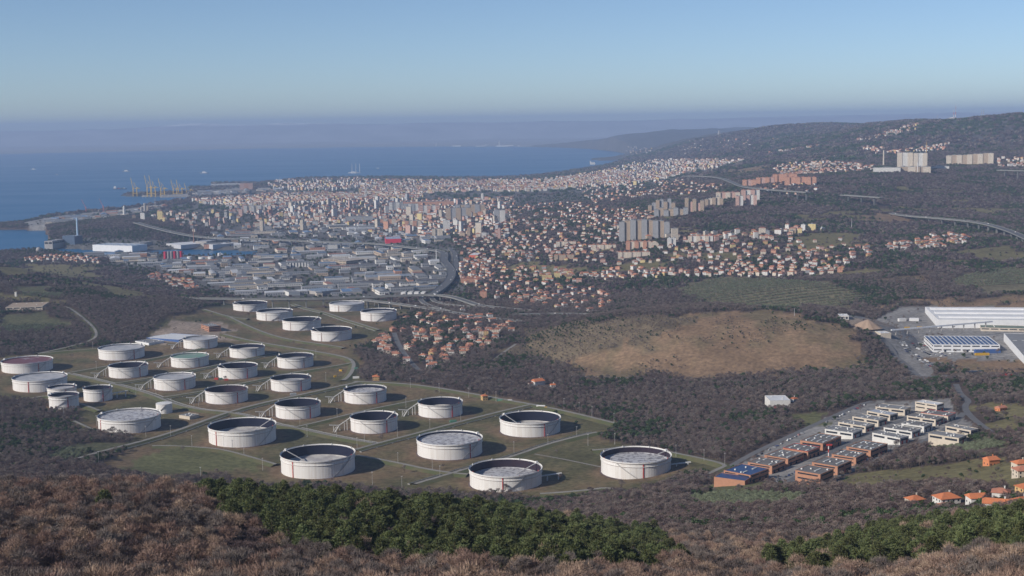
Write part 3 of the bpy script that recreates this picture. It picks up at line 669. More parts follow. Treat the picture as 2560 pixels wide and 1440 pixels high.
def build_tank(i, row):
    l, r, yt, yb, drop, rf, gantry, st_az, pipe_az, label = row
    X, Y, z0, R, H = solve_tank(l, r, yt, yb)
    H = max(11.0, min(22.0, H))
    view = math.atan2(-Y, -X)                       # azimuth of the camera seen from the tank
    t = thing('oil_tank', label, 'oil tank', (X, Y, z0 - 0.1), view + PI / 2, 'oil tanks of the farm')   # local -Y faces the viewer
    take(X, Y, R + 9)
    zr = H * (1 - drop)
    mb = MB()
    mb.ring(R - 0.5, R, 0.0, H, NSEG); link('shell', mb.data('shell', [M_TANK]), t)
    mb = MB()
    n = NSEG; ri = R - 0.52
    for k in range(n):
        a, b = 2 * PI * k / n, 2 * PI * (k + 1) / n
        mb.face([(ri * math.cos(b), ri * math.sin(b), zr - 0.5), (ri * math.cos(a), ri * math.sin(a), zr - 0.5), (ri * math.cos(a), ri * math.sin(a), H - 0.05), (ri * math.cos(b), ri * math.sin(b), H - 0.05)])
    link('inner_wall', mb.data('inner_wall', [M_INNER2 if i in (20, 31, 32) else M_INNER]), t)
    link('top_walkway', ring_data('top_walkway', R - 0.45, R + 1.1, H - 0.35, H + 0.12, [M_TRIM]), t)
    mb = MB(); mb.ring(R + 0.95, R + 1.05, H + 0.12, H + 1.05, NSEG); link('railing', mb.data('railing', [M_STAIR if R < 30 else M_TRIM]), t)
    link('stiffening_ring', ring_data('stiffening_ring', R, R + 0.75, H * 0.77, H * 0.77 + 0.35, [M_TRIM]), t)
    link('cooling_pipe', ring_data('cooling_pipe', R, R + 0.35, H * 0.77 - 0.40, H * 0.77 - 0.05, [M_LINE]), t)
    link('upper_pipe', ring_data('upper_pipe', R, R + 0.3, H - 1.0, H - 0.75, [M_LINE]), t)
    link('foot_ring', ring_data('foot_ring', R, R + 1.6, 0.0, 0.45, [M_BASE]), t)
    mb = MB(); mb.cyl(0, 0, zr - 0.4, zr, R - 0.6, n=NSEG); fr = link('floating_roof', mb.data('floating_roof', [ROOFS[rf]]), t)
    mb = MB(); mb.ring(R - 2.6, R - 0.7, zr, zr + 0.55, NSEG); link('pontoon_rim', mb.data('pontoon_rim', [ROOFS[rf]]), fr)
    # stair winding up the shell
    mb = MB(); a0 = math.radians(st_az); span = 1.45 * H / R; sgn = 1 if math.cos(a0) > 0 else -1; ns = 16
    prev = None
    for k in range(ns + 1):
        a = a0 - sgn * span * (1 - k / ns) * (1 if True else 1); z = (H - 0.4) * k / ns + 0.3
        p = (math.cos(a), math.sin(a))
        cur = [(p[0] * (R + 0.05), p[1] * (R + 0.05), z), (p[0] * (R + 1.0), p[1] * (R + 1.0), z), (p[0] * (R + 1.0), p[1] * (R + 1.0), z + 1.0)]
        if prev:
            mb.face([prev[0], prev[1], cur[1], cur[0]]); mb.face([prev[1], cur[1], cur[2], prev[2]])
        prev = cur
    link('stair', mb.data('stair', [M_STAIR]), t)
    a = math.radians(pipe_az); wd = 0.5
    mb = MB(); mb.box(-wd, wd, 0, 0.6, 0.2, H - 0.9); link('riser_pipe', mb.data('riser_pipe', [M_REDP if i > 9 else M_LINE]), t, (math.cos(a) * (R - 0.05), math.sin(a) * (R - 0.05), 0), a - PI / 2)
    nf = 8 if R > 30 else 6
    for k in range(nf):
        a = 2 * PI * (k + 0.5) / nf
        back = math.sin(a) > -0.2
        link('foam_chamber', FOAM_W if back else FOAM_R, t, (math.cos(a) * (R - 1.0 + (1.1 if back else 0)), math.sin(a) * (R - 1.0 + (1.1 if back else 0)), H + (0.15 if back else -0.9)), a)
    # platform with gauge hut on the rim
    a = math.radians(28 if i % 3 else 152)
    mb = MB(); mb.box(-1.6, 1.6, -1.6, 1.6, 0, 0.3); mb.box(-1.1, 1.1, -1.1, 1.1, 0.3, 2.4)
    link('gauge_platform', mb.data('gauge_platform', [M_TRIM]), t, (math.cos(a) * (R - 0.3), math.sin(a) * (R - 0.3), H + 0.2), a)
    if drop > 0.2 and R > 30:
        mb = MB(); p = (math.cos(a) * (R - 1.5), math.sin(a) * (R - 1.5), H + 0.4); q = (p[0] * 0.35, p[1] * 0.35, zr + 0.6)
        mb.beam(p, q, 1.4, 0.5); link('rolling_ladder', mb.data('rolling_ladder', [M_STAIR]), t)
    if gantry == 1:
        # pipe gantry: from the rim down to a low bridge on splayed legs
        s = R / 34.0; mb = MB(); x0 = -R - 0.6
        mb.beam((x0, 0, H * .93), (x0 - 16 * s, -3, H * .42), 2.2, 0.7); mb.beam((x0 - 16 * s, -3, H * .42), (x0 - 30 * s, -5, H * .50), 2.2, 0.7)
        mb.beam((x0 - 16 * s, -3, H * .42), (x0 - 22 * s, -12, 0.2), 1.4, 0.6); mb.beam((x0 - 19 * s, -3, H * .42), (x0 - 25 * s, -12, 0.2), 0.5)
        g = link('pipe_gantry', mb.data('pipe_gantry', [M_GAN]), t)
        for q in ((x0 - 4, -1.5), (x0 - 7.5, -2), (x0 - 15 * s, -2), (x0 - 24 * s, -5)):
            mb = MB(); mb.box(-0.5, 0.5, -0.5, 0.5, -0.4, H * (0.40 if q[0] < x0 - 10 else 0.72)); link('gantry_post', mb.data('gantry_post', [M_GAN]), g, (q[0], q[1], 0))
    if gantry == 2 or i == 19:
        sx = 1 if i != 31 else 1
        mb = MB(); zb = H * .40; mb.beam((R - 0.4, 3, zb), (R + 22, 9, zb + 1.5), 2.0, 1.0)
        g = link('pipe_bridge', mb.data('pipe_bridge', [M_TRIM]), t)
        for q in (0.3, 0.85):
            mb = MB(); mb.box(-0.7, 0.7, -0.7, 0.7, -0.4, zb + q); link('bridge_post', mb.data('bridge_post', [M_TRIM]), g, (R - 0.4 + 22.4 * q, 3 + 6 * q, 0))
    return X, Y, z0, R, H
TANK_AT = []
for i, row in enumerate(TANKS):
    if row: TANK_AT.append(build_tank(i, row))
# the small closed tank
X, Y, z0, R, H = solve_tank(391, 431, 1003, 1035)
H = 13.0
t = thing('water_tank', 'small closed white tank with flat lid beside the large grey roofed tank', 'tank', (X, Y, z0 - 0.1), math.atan2(-Y, -X) + PI / 2)
link('shell', MB().cyl(0, 0, 0, H, R, n=40, caps=False).data('shell', [M_TANK]), t)
mb = MB(); mb.cyl(0, 0, H, H + 0.25, R + 0.2, n=40); mb.cyl(0, 0, H + 0.25, H + 1.1, R, 0.4, n=40); link('lid', mb.data('lid', [M_TRIM]), t)
mb = MB(); 
for k in range(12):
    a = math.radians(-140 + 5.5 * k); z = H * k / 12
    mb.beam((math.cos(a) * (R + .5), math.sin(a) * (R + .5), z + .4), (math.cos(a + .096) * (R + .5), math.sin(a + .096) * (R + .5), z + 1.5), 0.9, 0.5)
link('stair', mb.data('stair', [M_STAIR]), t)
take(X, Y, R + 6)

# the ground round each tank is worn brown
_gm = bpy.data.objects['ground'].data; _ta = _gm.attributes['tint']; _tc = np.empty(len(GX) * 4, np.float32); _ta.data.foreach_get('color', _tc); _tc = _tc.reshape(-1, 4)
_near = np.where((GYY > 1300) & (GYY < 3100))[0]
for (tx, ty, tz, tr, th) in TANK_AT:
    dd = np.hypot(GX[_near] - tx, GYY[_near] - ty) + 30 * fbm(GX[_near] / 30, GYY[_near] / 30, 3, 7)
    f = np.clip((tr + 22 - dd) / 14, 0, 1)[:, None] * .85
    _tc[_near, :3] = _tc[_near, :3] * (1 - f) + np.array((0.17, 0.115, 0.075)) * f
_ta.data.foreach_set('color', _tc.ravel())
# ------------------------------------------------------------------ viaducts
m_deck = mat('viaduct_asphalt', (0.115, 0.115, 0.12), 0.9, 0.3, 0.05)
m_vconc = mat('viaduct_concrete', (0.22, 0.218, 0.205), 0.9, 0.4, 0.06)
VIA = []
def viaduct(label, pts, width, pier=38.0, thick=2.0, solid_ends=True):
    a = np.array(pts, float); X, Y = on_plane(a[:, 0], a[:, 1], a[:, 2])
    P = densify(np.stack([X, Y, a[:, 2]], 1), max(10.0, float(np.min(Y)) / 250)); N = normals(P)
    x0, y0, zz = P[len(P) // 2]
    t = thing('viaduct', label, 'viaduct', (x0, y0, gz(x0, y0)))
    o = np.array((x0, y0, gz(x0, y0)))
    Q = P - o
    h = width / 2
    def sec(off, dz): return np.c_[Q[:, :2] + N * off, Q[:, 2] + dz]
    A = [sec(-h, 0), sec(h, 0), sec(h, -thick), sec(h * .55, -thick - .6), sec(-h * .55, -thick - .6), sec(-h, -thick)]
    mb = MB()
    for k in range(len(Q) - 1):
        for j in range(6):
            jj = (j + 1) % 6
            mb.face([A[j][k], A[j][k + 1], A[jj][k + 1], A[jj][k]], 0 if j == 0 else 1)
    link('deck', mb.data('deck', [m_deck, m_vconc]), t)
    for sgn in (-1, 1):
        mb = MB(); B = [sec(sgn * (h - .02), 0), sec(sgn * (h + .35), 0), sec(sgn * (h + .35), 1.0), sec(sgn * (h - .02), 1.0)]
        for k in range(len(Q) - 1):
            for j in range(4):
                jj = (j + 1) % 4; mb.face([B[j][k], B[jj][k], B[jj][k + 1], B[j][k + 1]])
        link('parapet', mb.data('parapet', [m_vconc]), t)
    L = np.r_[0, np.cumsum(np.hypot(*np.diff(P[:, :2], axis=0).T))]
    for s in np.arange(pier / 2, L[-1], pier):
        px_, py_, pz_ = (np.interp(s, L, P[:, k]) for k in range(3)); g = gz(px_, py_)
        if g < 0: g = -3
        if pz_ - thick - g < 2.5: continue
        k = int(np.argmin(abs(L - s))); ang = math.atan2(N[k, 1], N[k, 0])
        mb = MB(); wv = min(2.4, width * .18); mb.box(-wv, wv, -1.0, 1.0, -1.0, pz_ - thick - g - 1.6); mb.box(-h * .7, h * .7, -1.1, 1.1, pz_ - thick - g - 1.6, pz_ - thick - g - .5)
        link('pier', mb.data('pier', [m_vconc]), t, (px_ - o[0], py_ - o[1], g - o[2]), ang)
    VIA.append((label, P, N, width))
    for p in P[::2]: 
        if p[2] - gz(p[0], p[1]) < 6: take(p[0], p[1], h + 2)
    return t
viaduct('long motorway viaduct on piers running behind the upper tanks', [(425,744,46),(540,746,46),(640,747,46),(760,747,46),(865,744,46),(990,739,47),(1077,736,48),(1127,740,48),(1165,752,47),(1195,763,45),(1240,768,44),(1330,777,43)], 15)
viaduct('lower carriageway passing between the tanks and the village', [(905,749,44),(975,757,44),(1040,766,45),(1115,778,46),(1190,790,46),(1252,798,46),(1310,803,46)], 13, thick=1.6)
viaduct('outer ramp curling under the viaduct', [(1060,737,40),(1050,746,40),(1058,757,41),(1085,768,43),(1120,777,45)], 9)
viaduct('inner ramp curling under the viaduct', [(1082,737,41),(1078,745,40),(1090,756,40),(1130,763,41),(1180,766,43),(1205,766,44)], 9)
viaduct('motorway winding from the interchange towards the city', [(1075,738,40),(1100,722,36),(1122,702,33),(1131,682,31),(1122,665,30),(1108,652,30),(1112,640,32),(1109,629,34),(1077,624,35),(1015,617,35),(940,608,34),(840,606,34),(715,600,34),(640,596,34),(560,597,34),(480,590,36),(430,580,40),(385,569,46),(340,556,56)], 22, pier=55)
viaduct('second carriageway beside the winding motorway', [(1092,735,36),(1125,705,30),(1138,682,28),(1140,655,29),(1138,635,32),(1125,620,36)], 14, pier=50)
viaduct('hillside motorway viaduct beyond the factory', [(2202,519,128),(2215,531,124),(2270,540,124),(2345,545,126),(2420,552,126),(2470,560,125),(2520,575,120),(2560,592,116),(2600,612,112)], 20, pier=60)
viaduct('motorway stretch below the terracotta housing blocks', [(1705,440,170),(1760,440,170),(1805,445,172),(1830,455,176),(1855,467,176),(1920,474,176),(2020,481,178)], 18, pier=60)
viaduct('short motorway bridge high on the wooded slope', [(2105,487,166),(2150,490,166),(2205,494,166)], 18, pier=70)
viaduct('motorway bridge on the ridge beside the hospital', [(2495,425,216),(2530,426,216),(2600,428,218)], 18, pier=70)
viaduct('curved road behind the brown hill', [(1280,786,48),(1430,783,48),(1530,789,48),(1555,782,50),(1600,776,52),(1660,774,53),(1730,780,52)], 12, pier=60)

# pipe runs laid beside the farm roads
def pipeline(label, pts, off):
    a = np.array(pts, float); x, y, z = hit(a[:, 0], a[:, 1]); P = densify(np.stack([x, y], 1), 9.0); N = normals(P); Q = P + N * off
    zz = ground(Q[:, 0], Q[:, 1]); o = np.array((Q[0, 0], Q[0, 1], zz[0])); t = thing('pipeline', label, 'pipeline', tuple(o))
    for k, d in enumerate((-.6, .6)):
        mb = MB(); R_ = Q + N * d
        for i in range(len(R_) - 1): mb.beam((R_[i, 0] - o[0], R_[i, 1] - o[1], zz[i] + 1.0 - o[2]), (R_[i + 1, 0] - o[0], R_[i + 1, 1] - o[1], zz[i + 1] + 1.0 - o[2]), .45)
        link('pipe', mb.data('pipe', [mat('dull_pipe_paint', (.26, .26, .25), .7, .4, .3)]), t)
    for i in range(0, len(Q), 3): link('sleeper', MB().box(-1.8, 1.8, -.25, .25, -.4, .64).data('sleeper', [M_CONC]), t, tuple(np.array((Q[i, 0], Q[i, 1], zz[i])) - o), math.atan2(N[i, 1], N[i, 0]))
for pts, off, lb in ((FARM_ROADS[1][0], 9.5, 'twin pipeline beside the long straight road'), (FARM_ROADS[2][0], -9.0, 'twin pipeline beside the road crossing the farm'), (FARM_ROADS[3][0], 9.0, 'twin pipeline between the middle tanks'), (FARM_ROADS[5][0], -9.0, 'twin pipeline leading to the front tank'), (FARM_ROADS[12][0], 9.0, 'twin pipeline inside the upper tank group'), (FARM_ROADS[14][0], 8.5, 'twin pipeline between the far tank rows'), (FARM_ROADS[15][0], 8.5, 'twin pipeline between the middle tank rows')): pipeline(lb, pts, off)
# ------------------------------------------------------------------ buildings placed one by one
def ordinal(n):
    names = {1: 'first', 2: 'second', 3: 'third', 4: 'fourth', 5: 'fifth', 6: 'sixth', 7: 'seventh', 8: 'eighth', 9: 'ninth', 10: 'tenth'}
    if n in names: return names[n]
    return '%d%s' % (n, 'th' if 10 <= n % 100 <= 20 else {1: 'st', 2: 'nd', 3: 'rd'}.get(n % 10, 'th'))
M_BRICK = mat('orange_brick', (0.42, 0.215, 0.135), 0.9, 0.3, 0.4)
M_CREAM = mat('cream_plaster', (0.56, 0.49, 0.40), 0.9, 0.3, 0.2)
M_WHITEP = mat('white_plaster', (0.63, 0.615, 0.58), 0.9, 0.3, 0.2)
M_DARKROOF = mat('dark_grey_felt_roof', (0.145, 0.14, 0.14), 0.9, 0.6, 0.12, dirt_col=(0.22, 0.21, 0.2))
M_GREYROOF = mat('grey_sheet_roof', (0.23, 0.23, 0.235), 0.8, 0.5, 0.1)
M_BLUEROOF = mat('dark_blue_solar_roof', (0.03, 0.06, 0.16), 0.35, 0.3, 0.2)
M_PALEROOF = mat('pale_sheet_roof', (0.62, 0.63, 0.64), 0.7, 0.3, 0.08)
M_SKYL = mat('white_skylight', (0.50, 0.51, 0.49), 0.4, 0.2, 0.5)
M_GLASSD = mat('dark_window_glass', (0.03, 0.035, 0.045), 0.15, 0.2, 0.5)
M_BLUE = mat('blue_cladding', (0.06, 0.12, 0.30), 0.5, 0.3, 0.2)
M_REDT = mat('red_trim_paint', (0.45, 0.07, 0.05), 0.6, 0.3, 0.3)
M_CLAD = mat('white_cladding', (0.72, 0.72, 0.72), 0.6, 0.25, 0.1)
M_TERRA = mat('terracotta_tiles', (0.50, 0.17, 0.075), 0.9, 0.5, 0.5, dirt_col=(0.30, 0.12, 0.07), vary=0.18)
M_TERRA2 = mat('weathered_roof_tiles', (0.40, 0.17, 0.11), 0.9, 0.6, 0.5, dirt_col=(0.24, 0.12, 0.09), vary=0.18)
def frame(A, B, C, h, z=None):
    zg = 50.0
    for _ in range(12):
        x, y = on_plane(B[0], B[1], zg + h); zg = max(float(landq(float(x), float(y))), 1.6) if z is None else z
    P = [np.array([float(v) for v in on_plane(q[0], q[1], zg + h)]) for q in (A, B, C)]
    u = P[2] - P[1]; w_ = float(np.hypot(*u)); u /= w_; n = np.array((-u[1], u[0])); d_ = float(np.dot(P[0] - P[1], n))
    return P[1], math.atan2(u[1], u[0]), w_, abs(d_), zg
def workshop(label, A, B, C, h, wall, roof, skylights=(2, 4), bands=2, doors=3, group=None, name='workshop', trim=None, cat='workshop', vents=3, seed=0, zoff=0.0):
    O, rz, W_, D_, zg = frame(A, B, C, h)
    rr = random.Random(seed * 91 + 5)
    t = thing(name, label, cat, (O[0], O[1], zg + zoff), rz, group)
    c, s = math.cos(rz), math.sin(rz)
    for i in range(int(W_ // 8) + 1):
        for j in range(int(D_ // 8) + 1):
            take(O[0] + c * i * 8 - s * j * 8, O[1] + s * i * 8 + c * j * 8, 7)
    link('wall', MB().box(0, W_, 0, D_, -6, h, bottom=False).data('wall', [wall]), t)
    link('roof', MB().box(.25, W_ - .25, .25, D_ - .25, h, h + .12).data('roof', [roof]), t)
    mb = MB(); p = .45
    mb.box(-.12, W_ + .12, -.12, .3, h + .003, h + p); mb.box(-.12, W_ + .12, D_ - .3, D_ + .12, h + .003, h + p); mb.box(-.12, .3, .303, D_ - .303, h + .003, h + p); mb.box(W_ - .3, W_ + .12, .303, D_ - .303, h + .003, h + p)
    link('parapet', mb.data('parapet', [trim or wall]), t)
    nx, ny = skylights
    for i in range(nx):
        for j in range(ny):
            x0 = W_ * (i + .3) / nx; y0 = D_ * (j + .35) / ny
            link('skylight', MB().box(0, W_ / nx * .45, 0, min(1.8, D_ / ny * .25), 0, .5).data('skylight', [M_SKYL]), t, (x0, y0, h + .13))
    for k in range(bands):
        z = h * (k + .55) / max(bands, 1) - .2
        n = max(1, int(W_ // 14))
        for i in range(n):
            link('window', MB().box(0, W_ / n * .8, -.08, .1, 0, h / max(bands, 1) * .30).data('window', [M_GLASSD]), t, (W_ / n * (i + .1), 0, z))
        n = max(1, int(D_ // 14))
        for i in range(n):
            link('window', MB().box(-.08, .1, 0, D_ / n * .8, 0, h / max(bands, 1) * .30).data('window', [M_GLASSD]), t, (0, D_ / n * (i + .1), z))
    for k in range(doors):
        link('door', MB().box(0, 3.4, -.14, .1, 0, 3.6).data('door', [M_REDT if rr.random() < .35 else M_GLASSD]), t, (W_ * (k + .55) / doors - 1.7, 0, 0))
    for k in range(vents):
        link('roof_vent', MB().box(-.7, .7, -.7, .7, 0, 1.1).data('roof_vent', [M_TRIM]), t, (W_ * rr.uniform(.1, .9), D_ * rr.uniform(.1, .9), h + .12))
    return t
EST = 'workshops of the estate'
workshop('brick workshop with dark blue roof nearest to the tanks', (1811,1176), (1876,1189), (1922,1172), 8, M_BRICK, M_BLUEROOF, (2, 1), 2, 3, EST, seed=1)
workshop('low rounded annexe with dark blue roof in front of the blue roofed workshop', (1790,1190), (1862,1203), (1880,1192), 4, M_BRICK, M_BLUEROOF, (0, 0), 0, 2, None, seed=21, vents=0)
workshop('brick workshop second in the left brick row, long skylights', (1870,1156), (1930,1166), (1963,1152), 8, M_BRICK, M_DARKROOF, (2, 2), 2, 3, EST, seed=2)
workshop('brick workshop third in the left brick row', (1912,1138), (1970,1148), (2010,1132), 8, M_BRICK, M_DARKROOF, (2, 3), 2, 3, EST, seed=3)
workshop('brick workshop fourth in the left brick row, red signs', (1963,1118), (2020,1130), (2050,1118), 8, M_BRICK, M_DARKROOF, (2, 3), 1, 3, EST, seed=4, trim=M_REDT)
workshop('large brick workshop farthest in the left brick row', (2002,1101), (2057,1110), (2103,1091), 9, M_BRICK, M_DARKROOF, (2, 4), 1, 3, EST, seed=5)
workshop('brick workshop with a white patch on its roof, nearest in the right row', (1991,1175), (2051,1187), (2084,1173), 9, M_BRICK, M_DARKROOF, (1, 1), 2, 0, EST, seed=6)
workshop('brick workshop behind the red and white mast', (2031,1156), (2094,1167), (2129,1152), 9, M_BRICK, M_DARKROOF, (1, 2), 2, 3, EST, seed=7)
workshop('brick workshop third in the right brick row', (2080,1136), (2140,1145), (2166,1132), 8, M_BRICK, M_DARKROOF, (2, 3), 2, 3, EST, seed=8)
workshop('large brick workshop farthest in the right brick row', (2117,1117), (2177,1127), (2219,1110), 9, M_BRICK, M_DARKROOF, (2, 4), 2, 4, EST, seed=9)
workshop('white walled workshop nearest in the left pale row', (2070,1070), (2132,1083), (2156,1073), 7, M_WHITEP, M_GREYROOF, (3, 2), 1, 2, EST, seed=10)
workshop('cream workshop second in the left pale row', (2104,1053), (2164,1067), (2187,1060), 7, M_CREAM, M_GREYROOF, (3, 2), 1, 2, EST, seed=11)
workshop('cream workshop third in the left pale row', (2136,1040), (2196,1052), (2219,1045), 7, M_CREAM, M_GREYROOF, (2, 2), 1, 2, EST, seed=12)
workshop('cream workshop with bluish grey roof in the left pale row', (2174,1026), (2225,1038), (2245,1033), 7, M_CREAM, mat('bluish_sheet_roof', (0.36, 0.39, 0.44), .6, .3, .1), (3, 1), 1, 2, EST, seed=13)
workshop('cream workshop farthest in the left pale row', (2197,1013), (2262,1025), (2277,1017), 7, M_CREAM, M_GREYROOF, (2, 2), 1, 2, EST, seed=14)
workshop('office building with tall dark windows behind the estate', (2286,1005), (2342,1013), (2360,1008), 9, M_CREAM, M_PALEROOF, (0, 0), 2, 2, EST, seed=15)
workshop('white walled workshop with balconied front in the right pale row', (2187,1081), (2250,1096), (2272,1090), 7, M_WHITEP, M_GREYROOF, (3, 2), 1, 2, EST, seed=16)
workshop('white workshop second in the right pale row', (2215,1067), (2280,1080), (2302,1072), 7, M_WHITEP, M_DARKROOF, (3, 2), 1, 2, EST, seed=17)
workshop('white workshop third in the right pale row', (2252,1060), (2310,1067), (2331,1058), 7, M_WHITEP, M_DARKROOF, (3, 2), 1, 2, EST, seed=18)
workshop('cream workshop fourth in the right pale row', (2275,1037), (2339,1050), (2360,1042), 7, M_CREAM, M_DARKROOF, (3, 2), 1, 2, EST, seed=19)
workshop('red trimmed workshop farthest in the right pale row', (2310,1029), (2370,1041), (2390,1033), 7, M_CREAM, M_DARKROOF, (3, 2), 0, 2, EST, seed=20, trim=M_REDT)
workshop('detached cream workshop above the hillside road', (2360,1066), (2427,1077), (2446,1072), 7, M_CREAM, M_GREYROOF, (3, 1), 1, 1, EST, seed=22)
workshop('detached cream workshop behind three cypresses', (2330,1081), (2397,1096), (2417,1088), 7, M_CREAM, M_GREYROOF, (3, 1), 1, 1, EST, seed=23)
workshop('white modern building standing alone beside the meadow', (1886,990), (1925,1002), (1976,1001), 10, M_WHITEP, M_PALEROOF, (0, 0), 0, 2, None, name='hall', cat='hall', seed=24)
# white roof patch
O, rz, W_, D_, zg = frame((1991,1175), (2051,1187), (2084,1173), 9)
# red and white mast of the estate
x, y, z = at(2071, 1166)
t = thing('striped_mast', 'red and white striped mast among the brick workshops', 'mast', (x, y, z))
for k in range(6):
    link('mast_section', MB().cyl(0, 0, 0, 3.6, .55, n=10).data('mast_section', [M_REDP if k % 2 == 0 else M_TRIM]), t, (0, 0, k * 3.6))
link('mast_head', MB().box(-2.2, 3.5, -.8, .8, 0, 1.6).data('mast_head', [M_REDP]), t, (0, 0, 21.6))
take(x, y, 3)
# factory, solar warehouse and their neighbours
def hall(label, A, B, C, h, wall, roof, name='factory_hall', cat='factory', n_ridge=0, panels=None, skl=(0, 0), bands=0, seed=0, doors=0, z=None):
    t = workshop(label, A, B, C, h, wall, roof, skl, bands, doors, None, name, None, cat, 4, seed)
    O, rz, W_, D_, zg = frame(A, B, C, h)
    for k in range(n_ridge):
        y0 = D_ * (k + .35) / n_ridge
        link('roof_monitor', MB().box(W_ * .03, W_ * .97, 0, D_ / n_ridge * .3, 0, 3.0).data('roof_monitor', [M_CLAD]), t, (0, y0, h + .13))
    if panels:
        for i in range(panels):
            x0 = W_ * (i + .12) / panels
            link('solar_row', MB().box(0, W_ / panels * .62, D_ * .06, D_ * .95, 0, .35).data('solar_row', [M_BLUEROOF]), t, (x0, 0, h + .14))
    return t
hall('huge white factory hall with pale roof on the far side of the car park', (2317,768), (2345,799), (2640,801), 15, M_CLAD, M_PALEROOF, n_ridge=3, seed=31)
hall('white warehouse with rows of solar panels on its roof', (2315,840), (2333,862), (2500,863), 12, M_CLAD, M_PALEROOF, name='warehouse', cat='warehouse', panels=15, bands=2, seed=32, doors=3)
hall('large hall with dark grey roof beside the solar warehouse', (2480,833), (2562,893), (2760,897), 11, M_CLAD, M_GREYROOF, skl=(8, 2), seed=33)
hall('low office with greenish roof below the factory', (2440,812), (2452,819), (2640,824), 6, M_CREAM, mat('greenish_flat_roof', (0.17, 0.21, 0.17), .9, .4, .1), name='office', cat='office', bands=1, seed=34)
hall('small cream gatehouse beside the pipe bridge', (2196,828), (2202,834), (2228,833), 5, M_CREAM, M_PALEROOF, name='gatehouse', cat='gatehouse', seed=35)
hall('low red and white shed beyond the sand heap', (2095,785), (2099,790), (2122,790), 5, M_WHITEP, M_PALEROOF, name='shed', cat='shed', seed=36, doors=2)
hall('blue walled hall with white roof in the works yard by the tanks', (413,834), (447,850), (498,838), 4.2, M_BLUE, M_PALEROOF, name='hall', cat='hall', seed=37)
hall('brown brick office in the works yard by the tanks', (512,810), (522,817), (552,814), 10, M_BRICK, M_GREYROOF, name='office', cat='office', bands=3, seed=38)
hall('low grey building at the edge of the works yard', (356,850), (372,858), (410,852), 4, M_CLAD, M_GREYROOF, name='shed', cat='shed', seed=39)
hall('long farm building with tan roof on the vineyard hill', (6,759), (14,769), (106,766), 6, M_CREAM, mat('tan_roof', (0.36, 0.28, 0.21), .9, .4, .1), name='farm_building', cat='barn', bands=1, seed=40)
hall('pump house with grey roof beside the small closed tank', (464,1034), (474,1042), (498,1036), 4, M_CREAM, M_GREYROOF, name='pump_house', cat='pump house', seed=41)
# tall single houses: wall, hip roof, windows, chimney
M_WALLS = {'white': M_WHITEP, 'cream': M_CREAM, 'ochre': mat('ochre_plaster', (0.55, 0.37, 0.17), .9, .3, .2), 'pink': mat('pink_plaster', (0.56, 0.35, 0.28), .9, .3, .2), 'orange': mat('orange_plaster', (0.58, 0.22, 0.10), .9, .3, .2), 'grey': mat('grey_plaster', (0.42, 0.41, 0.40), .9, .3, .2)}
WIN = MB().box(-.55, .55, -.12, .1, 0, 1.3).data('window', [M_GLASSD])
def villa(label, px, py, w_, d_, h, rot, wall, roof=None, hip=1.0, wing=None, win=True, name='house'):
    x, y, z = at(px, py)
    t = thing(name, label, 'house', (x, y, z), rot, 'single houses near the viewer'); [take(x * (1 - q / y), y - q, max(w_, d_) * .6 + 2 - q * .12) for q in (0, 8, 16, 24)]
    link('wall', MB().box(-w_ / 2, w_ / 2, -d_ / 2, d_ / 2, -4, h, bottom=False).data('wall', [M_WALLS[wall]]), t)
    link('roof', MB().hip(-w_ / 2, w_ / 2, -d_ / 2, d_ / 2, h, min(w_, d_) * .27, 0, .7, hip).data('roof', [roof or M_TERRA]), t)
    link('chimney', MB().box(-.4, .4, -.4, .4, 0, 2.0).box(-.55, .55, -.55, .55, 2.0, 2.25).data('chimney', [M_WALLS[wall]]), t, (w_ * .2, d_ * .12, h + min(w_, d_) * .14))
    if wing:
        link('wing', MB().box(-wing[0] / 2, wing[0] / 2, -wing[1] / 2, wing[1] / 2, -4, wing[2], bottom=False).data('wing', [M_WALLS[wall]]), t, (wing[3], wing[4], 0))
        link('wing_roof', MB().hip(-wing[0] / 2, wing[0] / 2, -wing[1] / 2, wing[1] / 2, wing[2], min(wing[0], wing[1]) * .25, 0, .5, hip).data('wing_roof', [roof or M_TERRA2]), t, (wing[3], wing[4], .004))
    if win:
        n = max(2, int(w_ // 3.2)); fl = max(1, int(h // 2.8))
        for f_ in range(fl):
            for k in range(n):
                link('window', WIN, t, (-w_ / 2 + w_ * (k + .5) / n, -d_ / 2, f_ * 2.8 + .9))
            m_ = max(1, int(d_ // 3.6))
            for k in range(m_):
                link('window', WIN, t, (-w_ / 2, -d_ / 2 + d_ * (k + .5) / m_, f_ * 2.8 + .9), -PI / 2)
                link('window', WIN, t, (w_ / 2, -d_ / 2 + d_ * (k + .5) / m_, f_ * 2.8 + .9), PI / 2)
    return t
villa('cream house with orange hip roof, leftmost of the hillside hamlet', 2287, 1262, 11, 9, 5.0, .35, 'cream', wing=(5, 5, 3.0, -6, -3))
villa('big white house with wide orange roof and a lean-to porch', 2366, 1262, 15, 11, 6.0, .25, 'white', wing=(8, 5, 3.0, -7, -7))
villa('white house with orange gable roof between two others in the hamlet', 2442, 1259, 12, 9, 5.0, .1, 'white', hip=.2)
villa('white house with weathered roof just above the long row of roofs', 2502, 1246, 11, 9, 5.0, -.4, 'white', roof=M_TERRA2)
villa('long white house with orange roofs at the hamlet corner', 2496, 1277, 18, 9, 5.5, -.35, 'white', hip=.3)
villa('low annexe with orange roof in front of the long white house', 2522, 1293, 15, 7, 3.0, -.25, 'cream', hip=.3)
villa('orange roofed house at the picture edge above the low annexe', 2555, 1274, 13, 10, 5.5, .3, 'white')
villa('orange roofed barn at the lower edge of the hamlet', 2530, 1302, 20, 7, 3.0, -.05, 'orange', hip=.2)
